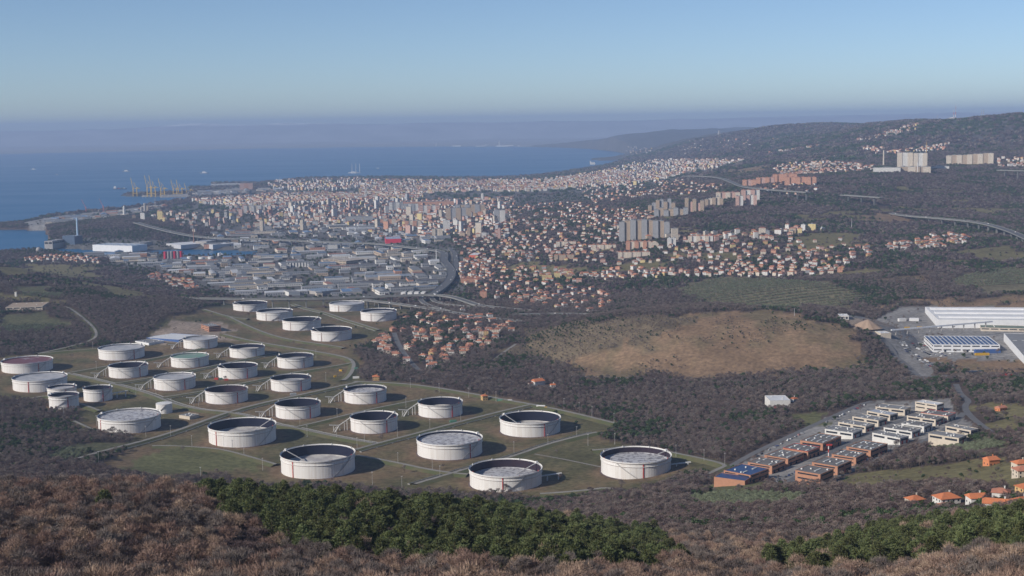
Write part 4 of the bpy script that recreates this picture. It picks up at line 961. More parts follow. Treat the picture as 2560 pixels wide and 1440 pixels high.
villa('bright orange house with dark terrace roof in the meadow', 2478, 1162, 11, 9, 5.5, .3, 'orange', hip=.3)
villa('cream house with orange roof behind the bright orange house', 2552, 1172, 12, 9, 5.5, .2, 'cream')
villa('cream house with balcony below the meadow at the picture edge', 2556, 1192, 12, 10, 6.0, .1, 'cream', roof=M_TERRA2)
villa('ochre house alone at the picture edge beside the meadow', 2562, 1238, 9, 9, 6.0, .3, 'ochre')
villa('white farmhouse with red roof in the wood below the brown hill', 1345, 962, 17, 12, 6.5, .5, 'white', hip=.3, wing=(9, 7, 3.5, -10, 2))
villa('small white outbuilding beside the farmhouse in the wood', 1382, 968, 7, 6, 4.0, .2, 'white', hip=.2)
villa('small ochre hut with red roof on the perimeter road', 1211, 1000, 8, 7, 6.5, .4, 'ochre')
villa('ochre house with red roof at the wood edge below the village', 940, 950, 10, 9, 6.0, .1, 'ochre')
villa('brown brick house ruin at the wood edge above the hillside road', 2502, 1026, 12, 8, 4.0, .5, 'orange', roof=M_TERRA2, hip=.2)
villa('white cottage with orange roof beside the white modern building', 1985, 1004, 8, 7, 4.5, .6, 'white')
x, y, z = at(40, 741)
t = thing('stone_tower', 'small white tower on the vineyard hill', 'tower', (x, y, z)); link('shaft', MB().box(-2, 2, -2, 2, -2, 9).data('shaft', [M_WHITEP]), t); link('cap', MB().box(-2.3, 2.3, -2.3, 2.3, 9.003, 9.6).data('cap', [M_CREAM]), t)
# sand heap
x, y, z = at(2168, 818)
mb = MB(); rr = random.Random(3); nn = 22
R_ = [26 + rr.uniform(-3, 3) for _ in range(nn)]
for k in range(nn):
    j = (k + 1) % nn; a, b_ = 2 * PI * k / nn, 2 * PI * j / nn
    p = [(R_[k] * math.cos(a), R_[k] * .8 * math.sin(a), -1), (R_[j] * math.cos(b_), R_[j] * .8 * math.sin(b_), -1), (R_[j] * .35 * math.cos(b_), R_[j] * .3 * math.sin(b_), 9), (R_[k] * .35 * math.cos(a), R_[k] * .3 * math.sin(a), 9)]
    mb.face(p); mb.face([p[3], p[2], (1, 0, 13)])
tag(link('sand_heap', mb.data('sand_heap', [mat('sand', (0.36, 0.26, 0.19), 1, .4, .1)], smooth=True), None, (x, y, z)), 'reddish heap of sand beside the factory yard', 'sand heap'); take(x, y, 28)
# conveyor bridge of the factory
xa, ya, za = at(2228, 836); xb, yb_, zb = at(2480, 838)
t = thing('pipe_bridge', 'long pipe bridge on posts crossing the factory yard', 'pipe bridge', (xa, ya, za))
L_ = math.hypot(xb - xa, yb_ - ya); t.rotation_euler = (0, 0, math.atan2(yb_ - ya, xb - xa))
link('duct', MB().box(0, L_, -1.2, 1.2, 6.0, 8.2).data('duct', [M_CLAD]), t)
for k in range(9): link('post', MB().box(-.5, .5, -1, 1, -2, 6).data('post', [M_CONC]), t, (L_ * (k + .4) / 9, 0, 0))
# roads of the right side
for pts, wd, mm, lb in [
 ([(1770,1196),(1870,1140),(1960,1098),(2060,1052),(2140,1015),(2180,1003)], 8, m_asph, 'street along the left side of the estate'),
 ([(1960,1210),(2040,1160),(2110,1112),(2200,1070),(2290,1040),(2310,1018)], 8, m_asph, 'street between the two rows of workshops'),
 ([(2060,1205),(2150,1165),(2260,1120),(2330,1098),(2390,1055),(2410,1032)], 8, m_asph, 'street along the right side of the estate'),
 ([(2390,960),(2400,985),(2425,1003),(2410,1015),(2420,1035),(2455,1065),(2490,1090)], 8, m_asph, 'road curving down the hillside past the estate'),
 ([(2195,838),(2230,870),(2270,915),(2300,945),(2320,950)], 9, m_asph, 'road beside the car park'),
 ([(2250,945),(2400,938),(2620,936)], 14, m_asph, 'main road in front of the factory field'),
 ([(1420,940),(1600,945),(1800,952),(1900,955)], 5, m_track, 'track at the foot of the brown hill'),
 ([(985,832),(995,860),(1015,890),(1035,915),(1055,932)], 9, m_asph, 'road through the red roofed village'),
 ([(1060,930),(1160,940),(1240,948),(1330,960)], 5, m_track, 'pale track beside the stream wood'),
 ([(1235,900),(1260,880),(1290,860)], 5, m_track, 'lane above the red roofed village'),
 ([(1920,1222),(2080,1215),(2200,1225)], 4, m_track, 'lane below the estate'),
]: road(pts, wd, .25, 0, mm, label=lb)

# ------------------------------------------------------------------ cars
def car_data(paint, van=False):
    mb = MB(); L2, W2 = (2.1, .9)
    prof = [(-L2, .35), (L2, .35), (L2, .75), (L2 - .9, .92), (-L2 + .1, .95), (-L2, .7)]
    for y0, s_ in ((-W2, 1), (W2, -1)):
        p = [(a, y0, b_) for a, b_ in prof]; mb.face(p if s_ > 0 else p[::-1], 0)
    for k in range(len(prof)):
        a, b_ = prof[k], prof[(k + 1) % len(prof)]; mb.face([(a[0], -W2, a[1]), (a[0], W2, a[1]), (b_[0], W2, b_[1]), (b_[0], -W2, b_[1])], 0)
    x0, x1, t0, t1, hz_ = (-L2 + .2, .9, -1.5, .25, 1.48) if not van else (-L2 + .1, 1.3, -L2 + .15, .8, 2.0)
    q = [(x0, -W2 + .05, .94), (x1, -W2 + .05, .93), (x1, W2 - .05, .93), (x0, W2 - .05, .94)]; r = [(t0, -.7, hz_), (t1, -.7, hz_), (t1, .7, hz_), (t0, .7, hz_)]
    for k in range(4): mb.face([q[k], q[(k + 1) % 4], r[(k + 1) % 4], r[k]], 1 if not van or k == 1 else 0)
    mb.face(r, 0)
    for sx in (-1.3, 1.3):
        for sy_ in (-W2, W2 - .12): 
            n = 8; A = [(sx + .33 * math.cos(2 * PI * k / n), sy_ - .02, .33 + .33 * math.sin(2 * PI * k / n)) for k in range(n)]; B = [(a[0], a[1] + .16, a[2]) for a in A]
            for k in range(n): mb.face([A[k], B[k], B[(k + 1) % n], A[(k + 1) % n]], 2)
            mb.face(A, 2); mb.face(B[::-1], 2)
    return mb.data('car', [paint, M_GLASSD, mat('tyre_rubber', (.02, .02, .02), .9, .1)])
CARS = {}
for nm, c in (('white', (.75, .75, .74)), ('silver', (.42, .43, .45)), ('black', (.02, .02, .025)), ('dark blue', (.03, .05, .16)), ('red', (.40, .03, .03)), ('grey', (.16, .16, .17))):
    CARS[nm] = car_data(mat(nm.replace(' ', '_') + '_car_paint', c, .3, .1, .5))
CARS['white van'] = car_data(mat('white_car_paint', (.75, .75, .74)), True)
CAR_COUNT = {}
def car(x, y, rz, where, kind=None):
    kind = kind or random.choices(list(CARS), (5, 5, 5, 3, 2, 4, 1.5))[0]
    o = link('car', CARS[kind], None, (x, y, gz(x, y) + .27), rz)
    what = 'van' if 'van' in kind else 'car'
    CAR_COUNT.setdefault((kind, where), []).append(o)
    tag(o, '', what, 'cars ' + where); o['label'] = kind
def car_rows(pa, pb, pc, n, rows, where, fill=.7):
    """rows of parked cars in the parallelogram a-b (along a row), a-c (row to row)"""
    A, B, C = (np.array(at(*p)[:2]) for p in (pa, pb, pc))
    u = (B - A) / np.hypot(*(B - A)); rz = math.atan2(u[1], u[0]) + PI / 2
    for j in range(rows):
        for i in range(n):
            if random.random() < fill:
                p = A + (B - A) * (i + .5) / n + (C - A) * (j + .5) / rows
                car(p[0] + random.uniform(-.3, .3), p[1] + random.uniform(-.3, .3), rz + random.uniform(-.05, .05) + (PI if random.random() < .4 else 0), where)
car_rows((2247,857), (2330,922), (2262,854), 30, 2, 'parked beside the factory road', .55)
car_rows((2275,858), (2345,902), (2310,852), 16, 4, 'parked in front of the solar warehouse', .75)
for a, b_, n, wh in (((1862,1158), (2010,1082), 16, 'along the left street of the estate'), ((2062,1058), (2165,1012), 16, 'along the left street of the estate'), ((1935,1205), (2010,1168), 9, 'between the brick workshops'), ((2090,1180), (2170,1150), 12, 'along the right street of the estate'), ((2190,1115), (2290,1078), 12, 'between the pale workshops'), ((2300,1085), (2380,1050), 8, 'along the right street of the estate')):
    A, B = np.array(at(*a)[:2]), np.array(at(*b_)[:2]); u = B - A; rz = math.atan2(u[1], u[0])
    for k in range(n):
        if random.random() < .8:
            p = A + u * (k + random.uniform(.2, .8)) / n; car(p[0], p[1], rz + random.choice((0, PI, PI / 2)) * 1.0, wh)
for label, P, N, width in VIA:
    L_ = np.r_[0, np.cumsum(np.hypot(*np.diff(P[:, :2], axis=0).T))]
    if L_[-1] < 250: continue
    wh = 'on the ' + ' '.join(label.split()[:3]); s_ = 30.0
    while s_ < L_[-1] - 20 and P[0, 1] < 4700:
        k = int(np.argmin(abs(L_ - s_))); sd = random.choice((-1, 1)) * width * .24; q = P[k, :2] + N[k] * sd
        o = link('car', CARS[random.choice(('white', 'white van', 'silver', 'black', 'grey', 'white van'))], None, (q[0], q[1], P[k, 2] + .02), math.atan2(N[k, 1], N[k, 0]) + (PI / 2 if sd > 0 else -PI / 2))
        kd = [n_ for n_, d_ in CARS.items() if d_ == o.data][0]; CAR_COUNT.setdefault((kd, wh), []).append(o); tag(o, 'x', 'van' if 'van' in kd else 'car', 'cars ' + wh); s_ += random.uniform(35, 160)
for (kind, where), L in CAR_COUNT.items():
    for k, o in enumerate(sorted(L, key=lambda o: project(*o.location)[0])):
        o['label'] = '%s%s, %s such from left, %s' % (kind, '' if 'van' in kind else ' car', ordinal(k + 1), where)
# small huts, containers and lamp posts of the tank farm
def lampost(px, py, k):
    x, y, z = at(px, py)
    t = thing('lamp_post', 'tall slim lamp post of the tank farm, %s counting from the left' % ordinal(k + 1), 'lamp post', (x, y, z), 0, 'lamp posts of the tank farm')
    link('pole', MB().cyl(0, 0, -.5, 14, .22, .12, 6).data('pole', [M_STAIR]), t)
    link('lamp_head', MB().box(-.9, .9, -.25, .25, 14, 14.25).data('lamp_head', [M_TRIM]), t)
LP = sorted([(232,875),(160,1047),(242,1066),(315,1100),(247,1160),(365,1093),(427,1092),(428,1022),(480,1118),(502,1200),(485,1020),(560,1121),(610,1135),(497,1015),(390,985),(340,988),(241,925),(617,1072),(657,1176),(750,1068),(843,1047),(768,1092),(842,1097),(893,1123),(911,1108),(995,1162),(1081,1176),(1100,1196),(1005,1223),(931,1212),(1075,1075),(994,1096),(1152,1055),(1015,1020),(1285,1134),(1442,1095),(1370,1115),(1535,1060),(1480,1042),(1410,1022),(1098,982),(1026,970),(1172,995),(1240,1004),(1537,1112),(1470,1115),(1760,1156),(1690,1143),(1812,1165),(1448,1032),(719,975),(815,955),(790,895),(640,880)])
for k, (a, b_) in enumerate(LP): lampost(a, b_, k)
def crate(label, px, py, sx, sy_, h, m, rz=.3, name='container', cat='container'):
    x, y, z = at(px, py); mb = MB(); mb.box(-sx / 2, sx / 2, -sy_ / 2, sy_ / 2, 0, h)
    for k in range(int(sx // .8)):
        mb.box(-sx / 2 + .3 + k * .8, -sx / 2 + .6 + k * .8, -sy_ / 2 - .06, -sy_ / 2 - .002, .15, h - .15)
    tag(link(name, mb.data(name, [m]), None, (x, y, z + .05), rz), label, cat)
M_YEL = mat('yellow_machine_paint', (.55, .33, .03), .5, .3, .4); M_GRN = mat('green_container_paint', (.10, .24, .17), .6, .3, .4)
crate('white container below the dark topped tank, leftmost of three', 524, 944, 6, 2.5, 2.6, M_TRIM); crate('red container below the dark topped tank', 541, 949, 6, 2.5, 2.6, M_REDP, -.2); crate('dark red container nearest to the dark topped tank', 566, 951, 6, 2.5, 2.6, M_REDT, .1); crate('green container among the red ones', 552, 949, 5, 2.5, 2.6, M_GRN)
crate('pale equipment cabin beside the middle road', 1133, 1056, 9, 3, 3, M_GRN, .25, 'cabin', 'cabin'); crate('grey equipment cabin beside the long straight road', 733, 988, 9, 4, 3, mat('grey_cabin', (.35, .37, .38)), .25, 'cabin', 'cabin')
crate('white trailer parked on the perimeter road', 1352, 1019, 12, 2.6, 3.4, M_TRIM, -.2, 'trailer', 'trailer'); crate('yellow truck cab parked behind the white trailer', 1365, 1022, 3.5, 2.5, 2.8, M_YEL, -.2, 'truck_cab', 'truck')
crate('green container beside the ochre hut', 1250, 1003, 8, 2.6, 2.8, M_GRN, -.15); crate('white container beside the ochre hut', 1275, 1004, 6, 2.6, 2.8, M_TRIM, -.15)
crate('white container at the end of the gravel yard', 890, 946, 10, 3, 3, M_TRIM, .1); crate('green shed beside the gravel yard', 890, 925, 6, 6, 3.5, M_GRN, .2, 'shed', 'shed')
crate('yellow excavator body in the gravel yard', 838, 943, 4, 2.6, 3, M_YEL, .4, 'excavator', 'excavator'); crate('yellow loader in the gravel yard', 852, 928, 5, 2.6, 2.6, M_YEL, -.3, 'loader', 'loader')
crate('blue tarpaulin store beside the solar warehouse', 2468, 883, 40, 7, 6, M_BLUE, .02, 'store', 'store'); crate('yellow skip row beside the solar warehouse', 2455, 888, 22, 4, 3.5, M_YEL, .02, 'skip', 'skip')
crate('orange truck body on the gravel heap, left of two', 2268, 822, 9, 3, 3.5, M_YEL, .1, 'truck', 'truck'); crate('orange truck body on the gravel heap, right of two', 2299, 821, 9, 3, 3.5, M_YEL, -.1, 'truck', 'truck')
crate('black lorry trailer on the main road', 2435, 936, 22, 4, 5, M_GLASSD, .0, 'lorry', 'lorry'); crate('red lorry on the main road', 2512, 941, 20, 3.5, 4, M_REDP, .0, 'lorry', 'lorry'); crate('white container by the factory gate', 2255, 803, 14, 6, 5, M_TRIM, .2); crate('pale container stack near the factory wall', 2285, 802, 16, 8, 5, M_CLAD, -.2)
# ------------------------------------------------------------------ towns: every record is one building
WCOL = {'white': (.66, .64, .60), 'cream': (.62, .54, .44), 'ochre': (.55, .38, .18), 'pink': (.55, .36, .30), 'grey': (.36, .36, .365), 'yellow': (.62, .50, .24), 'salmon': (.56, .30, .20), 'tan': (.44, .34, .25)}
RCOL = {'terracotta': (.38, .165, .10), 'rust': (.30, .14, .10), 'brown': (.25, .15, .115), 'grey': (.19, .195, .205), 'pale': (.46, .47, .485), 'blue': (.14, .20, .30), 'dark': (.10, .10, .11), 'red': (.45, .06, .05)}
def pick(d): 
    k = list(d); return random.choices(k, [d[q] for q in k])[0]
HOUSE_W = {'white': 6, 'cream': 5, 'ochre': .8, 'pink': 1.5, 'yellow': .7, 'salmon': .8, 'grey': 1.2}
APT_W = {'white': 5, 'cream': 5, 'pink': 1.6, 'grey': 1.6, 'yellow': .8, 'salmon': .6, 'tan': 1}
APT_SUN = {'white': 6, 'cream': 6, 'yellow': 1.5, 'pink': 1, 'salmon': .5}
# place, photo outline, how many, kind, spacing (m)
TOWNS = [
 ('in the village beside the tanks', [(975,835),(1010,800),(1060,775),(1110,770),(1150,780),(1225,795),(1300,812),(1305,826),(1250,845),(1225,868),(1130,905),(1075,925),(1050,905),(1020,880),(985,862)], 92, 'house', 13),
 ('left of the village road', [(925,860),(965,835),(985,850),(1010,890),(1020,915),(960,885)], 16, 'house', 13),
 ('below the interchange', [(1150,690),(1230,680),(1300,700),(1400,715),(1500,730),(1540,755),(1500,780),(1400,775),(1290,765),(1210,745),(1170,725)], 92, 'house', 16),
 ('behind the brown hill', [(1180,650),(1300,668),(1420,675),(1500,690),(1460,712),(1300,700),(1180,680)], 75, 'house', 15),
 ('above the olive terraces', [(1660,690),(1760,668),(1870,660),(2020,640),(2090,660),(2120,680),(2060,690),(1900,692),(1760,692)], 95, 'house', 16),
 ('left of the olive terraces', [(1490,690),(1540,672),(1640,672),(1740,680),(1700,692),(1600,696),(1500,700)], 45, 'house', 16),
 ('around the arched block', [(1380,620),(1480,600),(1560,618),(1680,612),(1800,610),(1900,612),(1880,640),(1700,650),(1560,665),(1420,660)], 85, 'house', 17),
 ('under the hillside viaduct', [(2190,628),(2230,610),(2300,600),(2350,585),(2420,588),(2430,604),(2380,618),(2280,624)], 60, 'house', 13),
 ('scattered below the hillside viaduct', [(1990,600),(2120,595),(2200,630),(2120,668),(2000,650),(1960,625)], 30, 'house', 24),
 ('below the grey tower row', [(1520,578),(1560,572),(1690,595),(1780,590),(1900,580),(2000,572),(2060,575),(2050,585),(1900,600),(1700,606),(1540,592)], 55, 'apt', 20),
 ('in the village above the channel', [(55,650),(110,640),(180,640),(255,650),(250,658),(150,655),(70,656)], 55, 'house', 15),
 ('between vineyard hill and workshops', [(365,690),(400,684),(480,705),(500,725),(440,722),(380,702)], 42, 'house', 14),
 ('on the wooded city slope', [(1260,520),(1400,505),(1520,520),(1640,530),(1600,560),(1480,555),(1380,575),(1260,560)], 190, 'house', 20),
 ('left of the stepped blocks', [(1440,470),(1560,455),(1700,450),(1830,468),(1760,482),(1620,492),(1480,510)], 190, 'house', 22),
 ('below the stepped blocks', [(1480,530),(1600,520),(1640,545),(1540,575),(1470,560)], 50, 'house', 20),
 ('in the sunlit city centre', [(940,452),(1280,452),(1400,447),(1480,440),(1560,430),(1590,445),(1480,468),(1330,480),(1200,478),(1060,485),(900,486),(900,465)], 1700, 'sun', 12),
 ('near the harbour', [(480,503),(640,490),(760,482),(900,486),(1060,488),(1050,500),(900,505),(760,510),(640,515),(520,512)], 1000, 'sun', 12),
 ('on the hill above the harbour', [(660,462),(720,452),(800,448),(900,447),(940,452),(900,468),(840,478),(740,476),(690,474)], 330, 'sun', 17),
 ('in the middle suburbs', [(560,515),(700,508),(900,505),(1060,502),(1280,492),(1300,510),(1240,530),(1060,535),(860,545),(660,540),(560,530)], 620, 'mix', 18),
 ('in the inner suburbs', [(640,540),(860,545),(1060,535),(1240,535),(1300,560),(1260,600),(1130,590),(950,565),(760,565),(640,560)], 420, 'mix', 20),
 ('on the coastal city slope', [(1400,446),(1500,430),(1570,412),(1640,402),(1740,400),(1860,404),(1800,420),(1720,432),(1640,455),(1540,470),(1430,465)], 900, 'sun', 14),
 ('beside the motorway junction', [(1130,600),(1180,590),(1290,580),(1330,605),(1330,650),(1200,655),(1150,640)], 95, 'house', 20),
 ('right of the winding motorway', [(1145,650),(1180,648),(1260,660),(1220,700),(1165,720),(1150,690)], 50, 'house', 17),
 ('left of the hospital', [(1960,410),(2060,404),(2180,412),(2190,425),(2120,432),(2040,436),(1960,440),(1930,425)], 190, 'sunh', 20),
 ('above the hospital', [(2150,365),(2210,372),(2190,385),(2230,378),(2290,372),(2375,358),(2370,374),(2260,385),(2160,378)], 75, 'sunh', 20),
 ('high on the karst ridge', [(2140,350),(2200,335),(2260,318),(2300,308),(2290,325),(2220,345),(2160,352)], 60, 'sunh', 20),
 ('along the foot of the karst', [(1920,382),(1990,372),(2050,362),(2040,368),(1980,378),(1930,385)], 34, 'sunh', 26),
 ('on the far karst slope', [(1690,360),(1760,345),(1880,352),(1950,345),(1900,372),(1780,385),(1720,395),(1690,380)], 60, 'sunh', 45),
 ('beside the hospital', [(2490,395),(2560,395),(2560,420),(2500,418)], 26, 'sunh', 22),
 ('along the far shore', [(1280,361),(1400,364),(1480,366),(1540,374),(1570,381),(1590,385),(1540,372),(1440,362)], 40, 'sunh', 60),
 ('on the coast below the karst', [(1520,370),(1580,365),(1640,372),(1620,385),(1570,384)], 30, 'sunh', 50),
 ('in the wide valley', [(660,598),(820,602),(940,612),(1070,628),(1095,650),(1110,690),(1080,728),(960,736),(780,740),(640,740),(560,728),(600,690),(640,650)], 215, 'ware', 46),
 ('along the industrial channel', [(470,612),(640,600),(660,640),(640,690),(560,690),(500,660),(400,655),(280,648),(330,640),(470,645),(640,645),(640,628),(560,622)], 95, 'ware', 42),
 ('on the old steelworks shore', [(110,556),(190,540),(300,528),(370,520),(420,516),(380,528),(300,540),(200,552),(120,562)], 50, 'ware', 40),
 ('in the wooded port suburb', [(220,560),(300,550),(420,535),(560,530),(620,545),(560,575),(480,580),(440,560),(330,548)], 70, 'apt', 34),
 ('along the valley motorway', [(480,595),(560,575),(760,565),(950,567),(1120,590),(1095,618),(940,600),(700,592),(560,602)], 70, 'ware', 44),
 ('behind the valley motorway', [(640,560),(800,562),(950,566),(1120,588),(1060,598),(900,585),(700,580),(560,578)], 160, 'mix', 22),
 ('on the channel shore', [(230,640),(330,632),(400,640),(480,648),(600,650),(640,690),(560,720),(480,690),(400,670),(280,655)], 80, 'ware', 34),
 ('scattered across the wooded slope', [(1250,600),(1330,575),(1500,560),(1560,585),(1520,625),(1380,655),(1260,655)], 110, 'house', 24),
 ('scattered below the hillside motorway', [(1700,600),(1860,585),(1990,600),(2060,640),(1900,655),(1760,660),(1680,640)], 60, 'house', 28),
 ('scattered above the stepped blocks', [(1900,480),(2000,490),(2060,470),(2000,452),(1900,470)], 20, 'house', 30),
 ('in the harbour yards', [(430,490),(500,480),(600,476),(690,470),(700,480),(640,482),(560,490)], 50, 'ware', 40),
]
_P = {}
REC = []
_cell = {}
def room(x, y, r):
    c = 40.0; i, j = int(x // c), int(y // c)
    for a in (-1, 0, 1):
        for b_ in (-1, 0, 1):
            for (u, v, q) in _cell.get((i + a, j + b_), ()):
                if (u - x) ** 2 + (v - y) ** 2 < ((r + q) * .5) ** 2: return False
    _cell.setdefault((i, j), []).append((x, y, r)); return True
for (place, poly, n, kind, gap) in TOWNS:
    pa = np.array(poly, float); lo, hi = pa.min(0), pa.max(0)
    cand = rng.uniform(lo, hi, (n * 14, 2)); cand = cand[inside(cand[:, 0], cand[:, 1], pa)][: int(n * 2.2)]
    x, y, z = hit(cand[:, 0], cand[:, 1]); zz = ground(x, y); fr = free(x, y)
    base = random.uniform(0, PI)
    got = 0
    for k in range(len(x)):
        if got >= n: break
        if zz[k] < 0 or not fr[k] or not room(x[k], y[k], gap): continue
        got += 1
        ang = base + fbm(np.array([x[k] / 300.]), np.array([y[k] / 300.]), 2, 88)[0] * 3 + random.choice((0, PI / 2)) + random.uniform(-.12, .12)
        kind0 = kind
        if kind == 'mix': kind = 'house' if random.random() < .6 else 'apt'
        if kind == 'house' or kind == 'sunh':
            w_, d_, h = random.uniform(9, 13.5), random.uniform(8, 10.5), random.choice((5.4, 6.2, 6.2, 8.6)); wc = pick(HOUSE_W); rc = pick({'terracotta': 6, 'rust': 4, 'brown': 1}); rt = random.choice((1, 1, 0, .4))
            if kind == 'sunh': w_ *= 1.25; h *= 1.2
            kk = 'house'
        elif kind == 'ware':
            w_, d_, h = random.choice((random.uniform(14, 30), random.uniform(25, 60), random.uniform(50, 105))), random.uniform(12, 34), random.uniform(5, 11); wc = pick({'white': 2.5, 'grey': 4, 'cream': 2, 'tan': 1, 'salmon': .4}); rc = pick({'pale': 2, 'grey': 6, 'blue': 2, 'dark': 1.2, 'rust': .8}); rt = random.choice((-1, -1, 0)); kk = 'warehouse'
            ang = .25 + random.choice((0, PI / 2)) + random.uniform(-.08, .08)
        else:
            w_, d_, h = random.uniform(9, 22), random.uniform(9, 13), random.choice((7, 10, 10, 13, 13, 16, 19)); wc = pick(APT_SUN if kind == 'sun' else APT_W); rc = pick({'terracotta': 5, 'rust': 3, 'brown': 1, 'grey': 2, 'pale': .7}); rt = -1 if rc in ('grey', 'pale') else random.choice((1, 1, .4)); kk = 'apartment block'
            if kind == 'apt' and random.random() < .06: h = random.uniform(28, 42); w_ = random.uniform(14, 24); rt = -1; rc = 'grey'
        kind = kind0
        d3 = math.hypot(x[k], y[k])
        REC.append(dict(kind=kk, x=float(x[k]), y=float(y[k]), z=float(zz[k]), w=w_, d=d_, h=h, a=ang, wc=wc, rc=rc, rt=rt, place=place, px=cand[k, 0], size=math.sqrt(w_ * h) / d3))
        take(x[k], y[k], max(w_, d_) * .5 + (2 if d3 < 2600 else 2.5 if d3 < 5200 else 8))
KIND_NAME = {'house': 'house', 'warehouse': 'warehouse', 'apartment block': 'apartment_block'}
ROOFM = {k: mat('roof_' + k, c, .9, .5, .2, vary=.15, dirt_col=tuple(v * .65 for v in c)) for k, c in RCOL.items()}
WALLM = {k: mat_wall('facade_' + k, c, vary=.12) for k, c in WCOL.items()}
WALLW = {k: mat_wall('shed_facade_' + k, c, (6, 20), (.5, .12), vary=.12) for k, c in WCOL.items()}
rest = []
for kind in KIND_NAME:
    L = sorted([r for r in REC if r['kind'] == kind], key=lambda r: -r['size'])
    lim = 296 if kind != 'house' else 280
    rest += L[lim:]
    byl = {}
    for r in L[:lim]: byl.setdefault((r['wc'], r['rc'], r['place']), []).append(r)
    for (wc, rc, place), q in byl.items():
        for k, r in enumerate(sorted(q, key=lambda r: r['px'])):
            w_, d_, h, rt = r['w'], r['d'], r['h'], r['rt']
            t = thing(KIND_NAME[kind], '%s %s, %s roof, %s such from left %s' % (wc, kind, rc, ordinal(k + 1), place), kind, (r['x'], r['y'], r['z']), r['a'], '%ss %s' % (kind, place))
            link('wall', MB().box(-w_ / 2, w_ / 2, -d_ / 2, d_ / 2, -3 - d_ * .1, h, bottom=False).data('wall', [(WALLW if kind == 'warehouse' else WALLM)[wc]]), t)
            mb = MB()
            if rt < 0: 
                mb.box(-w_ / 2 + .2, w_ / 2 - .2, -d_ / 2 + .2, d_ / 2 - .2, h + .003, h + .35)
                if kind != 'warehouse': mb.box(-2.5, 2.5, -2, 2, h + .35, h + 2.8)
            else: mb.hip(-w_ / 2, w_ / 2, -d_ / 2, d_ / 2, h + .25, min(w_, d_) * (.24 if kind != 'warehouse' else .12), 0, .6, rt)
            link('roof', mb.data('roof', [ROOFM[rc]]), t)
            if kind == 'house' and r['y'] < 3300: link('chimney', MB().box(-.45, .45, -.45, .45, 0, 2.2).data('chimney', [WALLM[wc]]), t, (w_ * .22, d_ * .1, h + min(w_, d_) * .12))
# all further buildings, far too many to pick apart
def mass(name, label, recs):
    n = len(recs); A = lambda f: np.array([f(r) for r in recs], float)
    x, y, z, w_, d_, h, a = (A(lambda r, k=k: r[k]) for k in 'x y z w d h a'.split()); rt = A(lambda r: r['rt'])
    wc = np.array([WCOL[r['wc']] for r in recs]) * rng.uniform(.8, 1.15, (n, 1)); rc = np.array([RCOL[r['rc']] for r in recs]) * rng.uniform(.75, 1.2, (n, 1))
    ca, sa = np.cos(a), np.sin(a)
    def P(lx, ly, lz): return np.stack([x + ca * lx - sa * ly, y + sa * lx + ca * ly, z + lz], 1)
    sx, sy_ = [-1, 1, 1, -1], [-1, -1, 1, 1]
    V, F, T, UV, MI = [], [], [], [], []
    off = 0
    def quad(pts, tint, uv, mi):
        nonlocal off
        V.append(np.stack(pts, 1).reshape(-1, 3)); F.append(np.arange(off, off + 4 * n).reshape(n, 4)); off += 4 * n
        T.append(np.repeat(tint, 4, 0)); UV.append(np.stack(uv, 1).reshape(-1, 2)); MI.append(np.full(n, mi, np.int32))
    zero = np.zeros(n)
    for k in range(4):
        j = (k + 1) % 4; Lw = w_ if k % 2 == 0 else d_
        quad([P(sx[k] * w_ / 2, sy_[k] * d_ / 2, zero - 5), P(sx[j] * w_ / 2, sy_[j] * d_ / 2, zero - 5), P(sx[j] * w_ / 2, sy_[j] * d_ / 2, h), P(sx[k] * w_ / 2, sy_[k] * d_ / 2, h)], wc,
             [np.stack([zero, zero - 5], 1), np.stack([Lw, zero - 5], 1), np.stack([Lw, h], 1), np.stack([zero, h], 1)], 0)
    o = .5; rh = np.where(rt < 0, .05, np.minimum(w_, d_) * .25); kx = np.where(rt < 0, .05, np.where(w_ >= d_, np.minimum(d_, w_) / 2 * np.maximum(rt, 0.02), w_ / 2)); ky = np.where(rt < 0, .05, np.where(w_ >= d_, d_ / 2, np.minimum(w_, d_) / 2 * np.maximum(rt, .02)))
    E = [P(sx[k] * (w_ / 2 + o), sy_[k] * (d_ / 2 + o), h) for k in range(4)]
    Rr = [P(sx[k] * np.maximum(w_ / 2 + o - kx, .02), sy_[k] * np.maximum(d_ / 2 + o - ky, .02), h + rh) for k in range(4)]
    uvz = [np.zeros((n, 2))] * 4
    for k in range(4):
        j = (k + 1) % 4; quad([E[k], E[j], Rr[j], Rr[k]], rc, uvz, 1)
    quad(Rr, rc, uvz, 1)
    me = np_mesh(name, np.concatenate(V), np.concatenate(F), [mat_wall('far_facade', attr=True), mat_attr('far_roof', scale=.1, amount=.25)], np.concatenate(T))
    me.polygons.foreach_set('material_index', np.concatenate(MI)); l = me.uv_layers.new(name='UVMap'); l.data.foreach_set('uv', np.concatenate(UV).astype(np.float32).ravel())
    return tag(link(name, me), label, 'buildings', kind='stuff')
mass('city_buildings', 'mass of far city buildings filling the land up to the bay', rest)

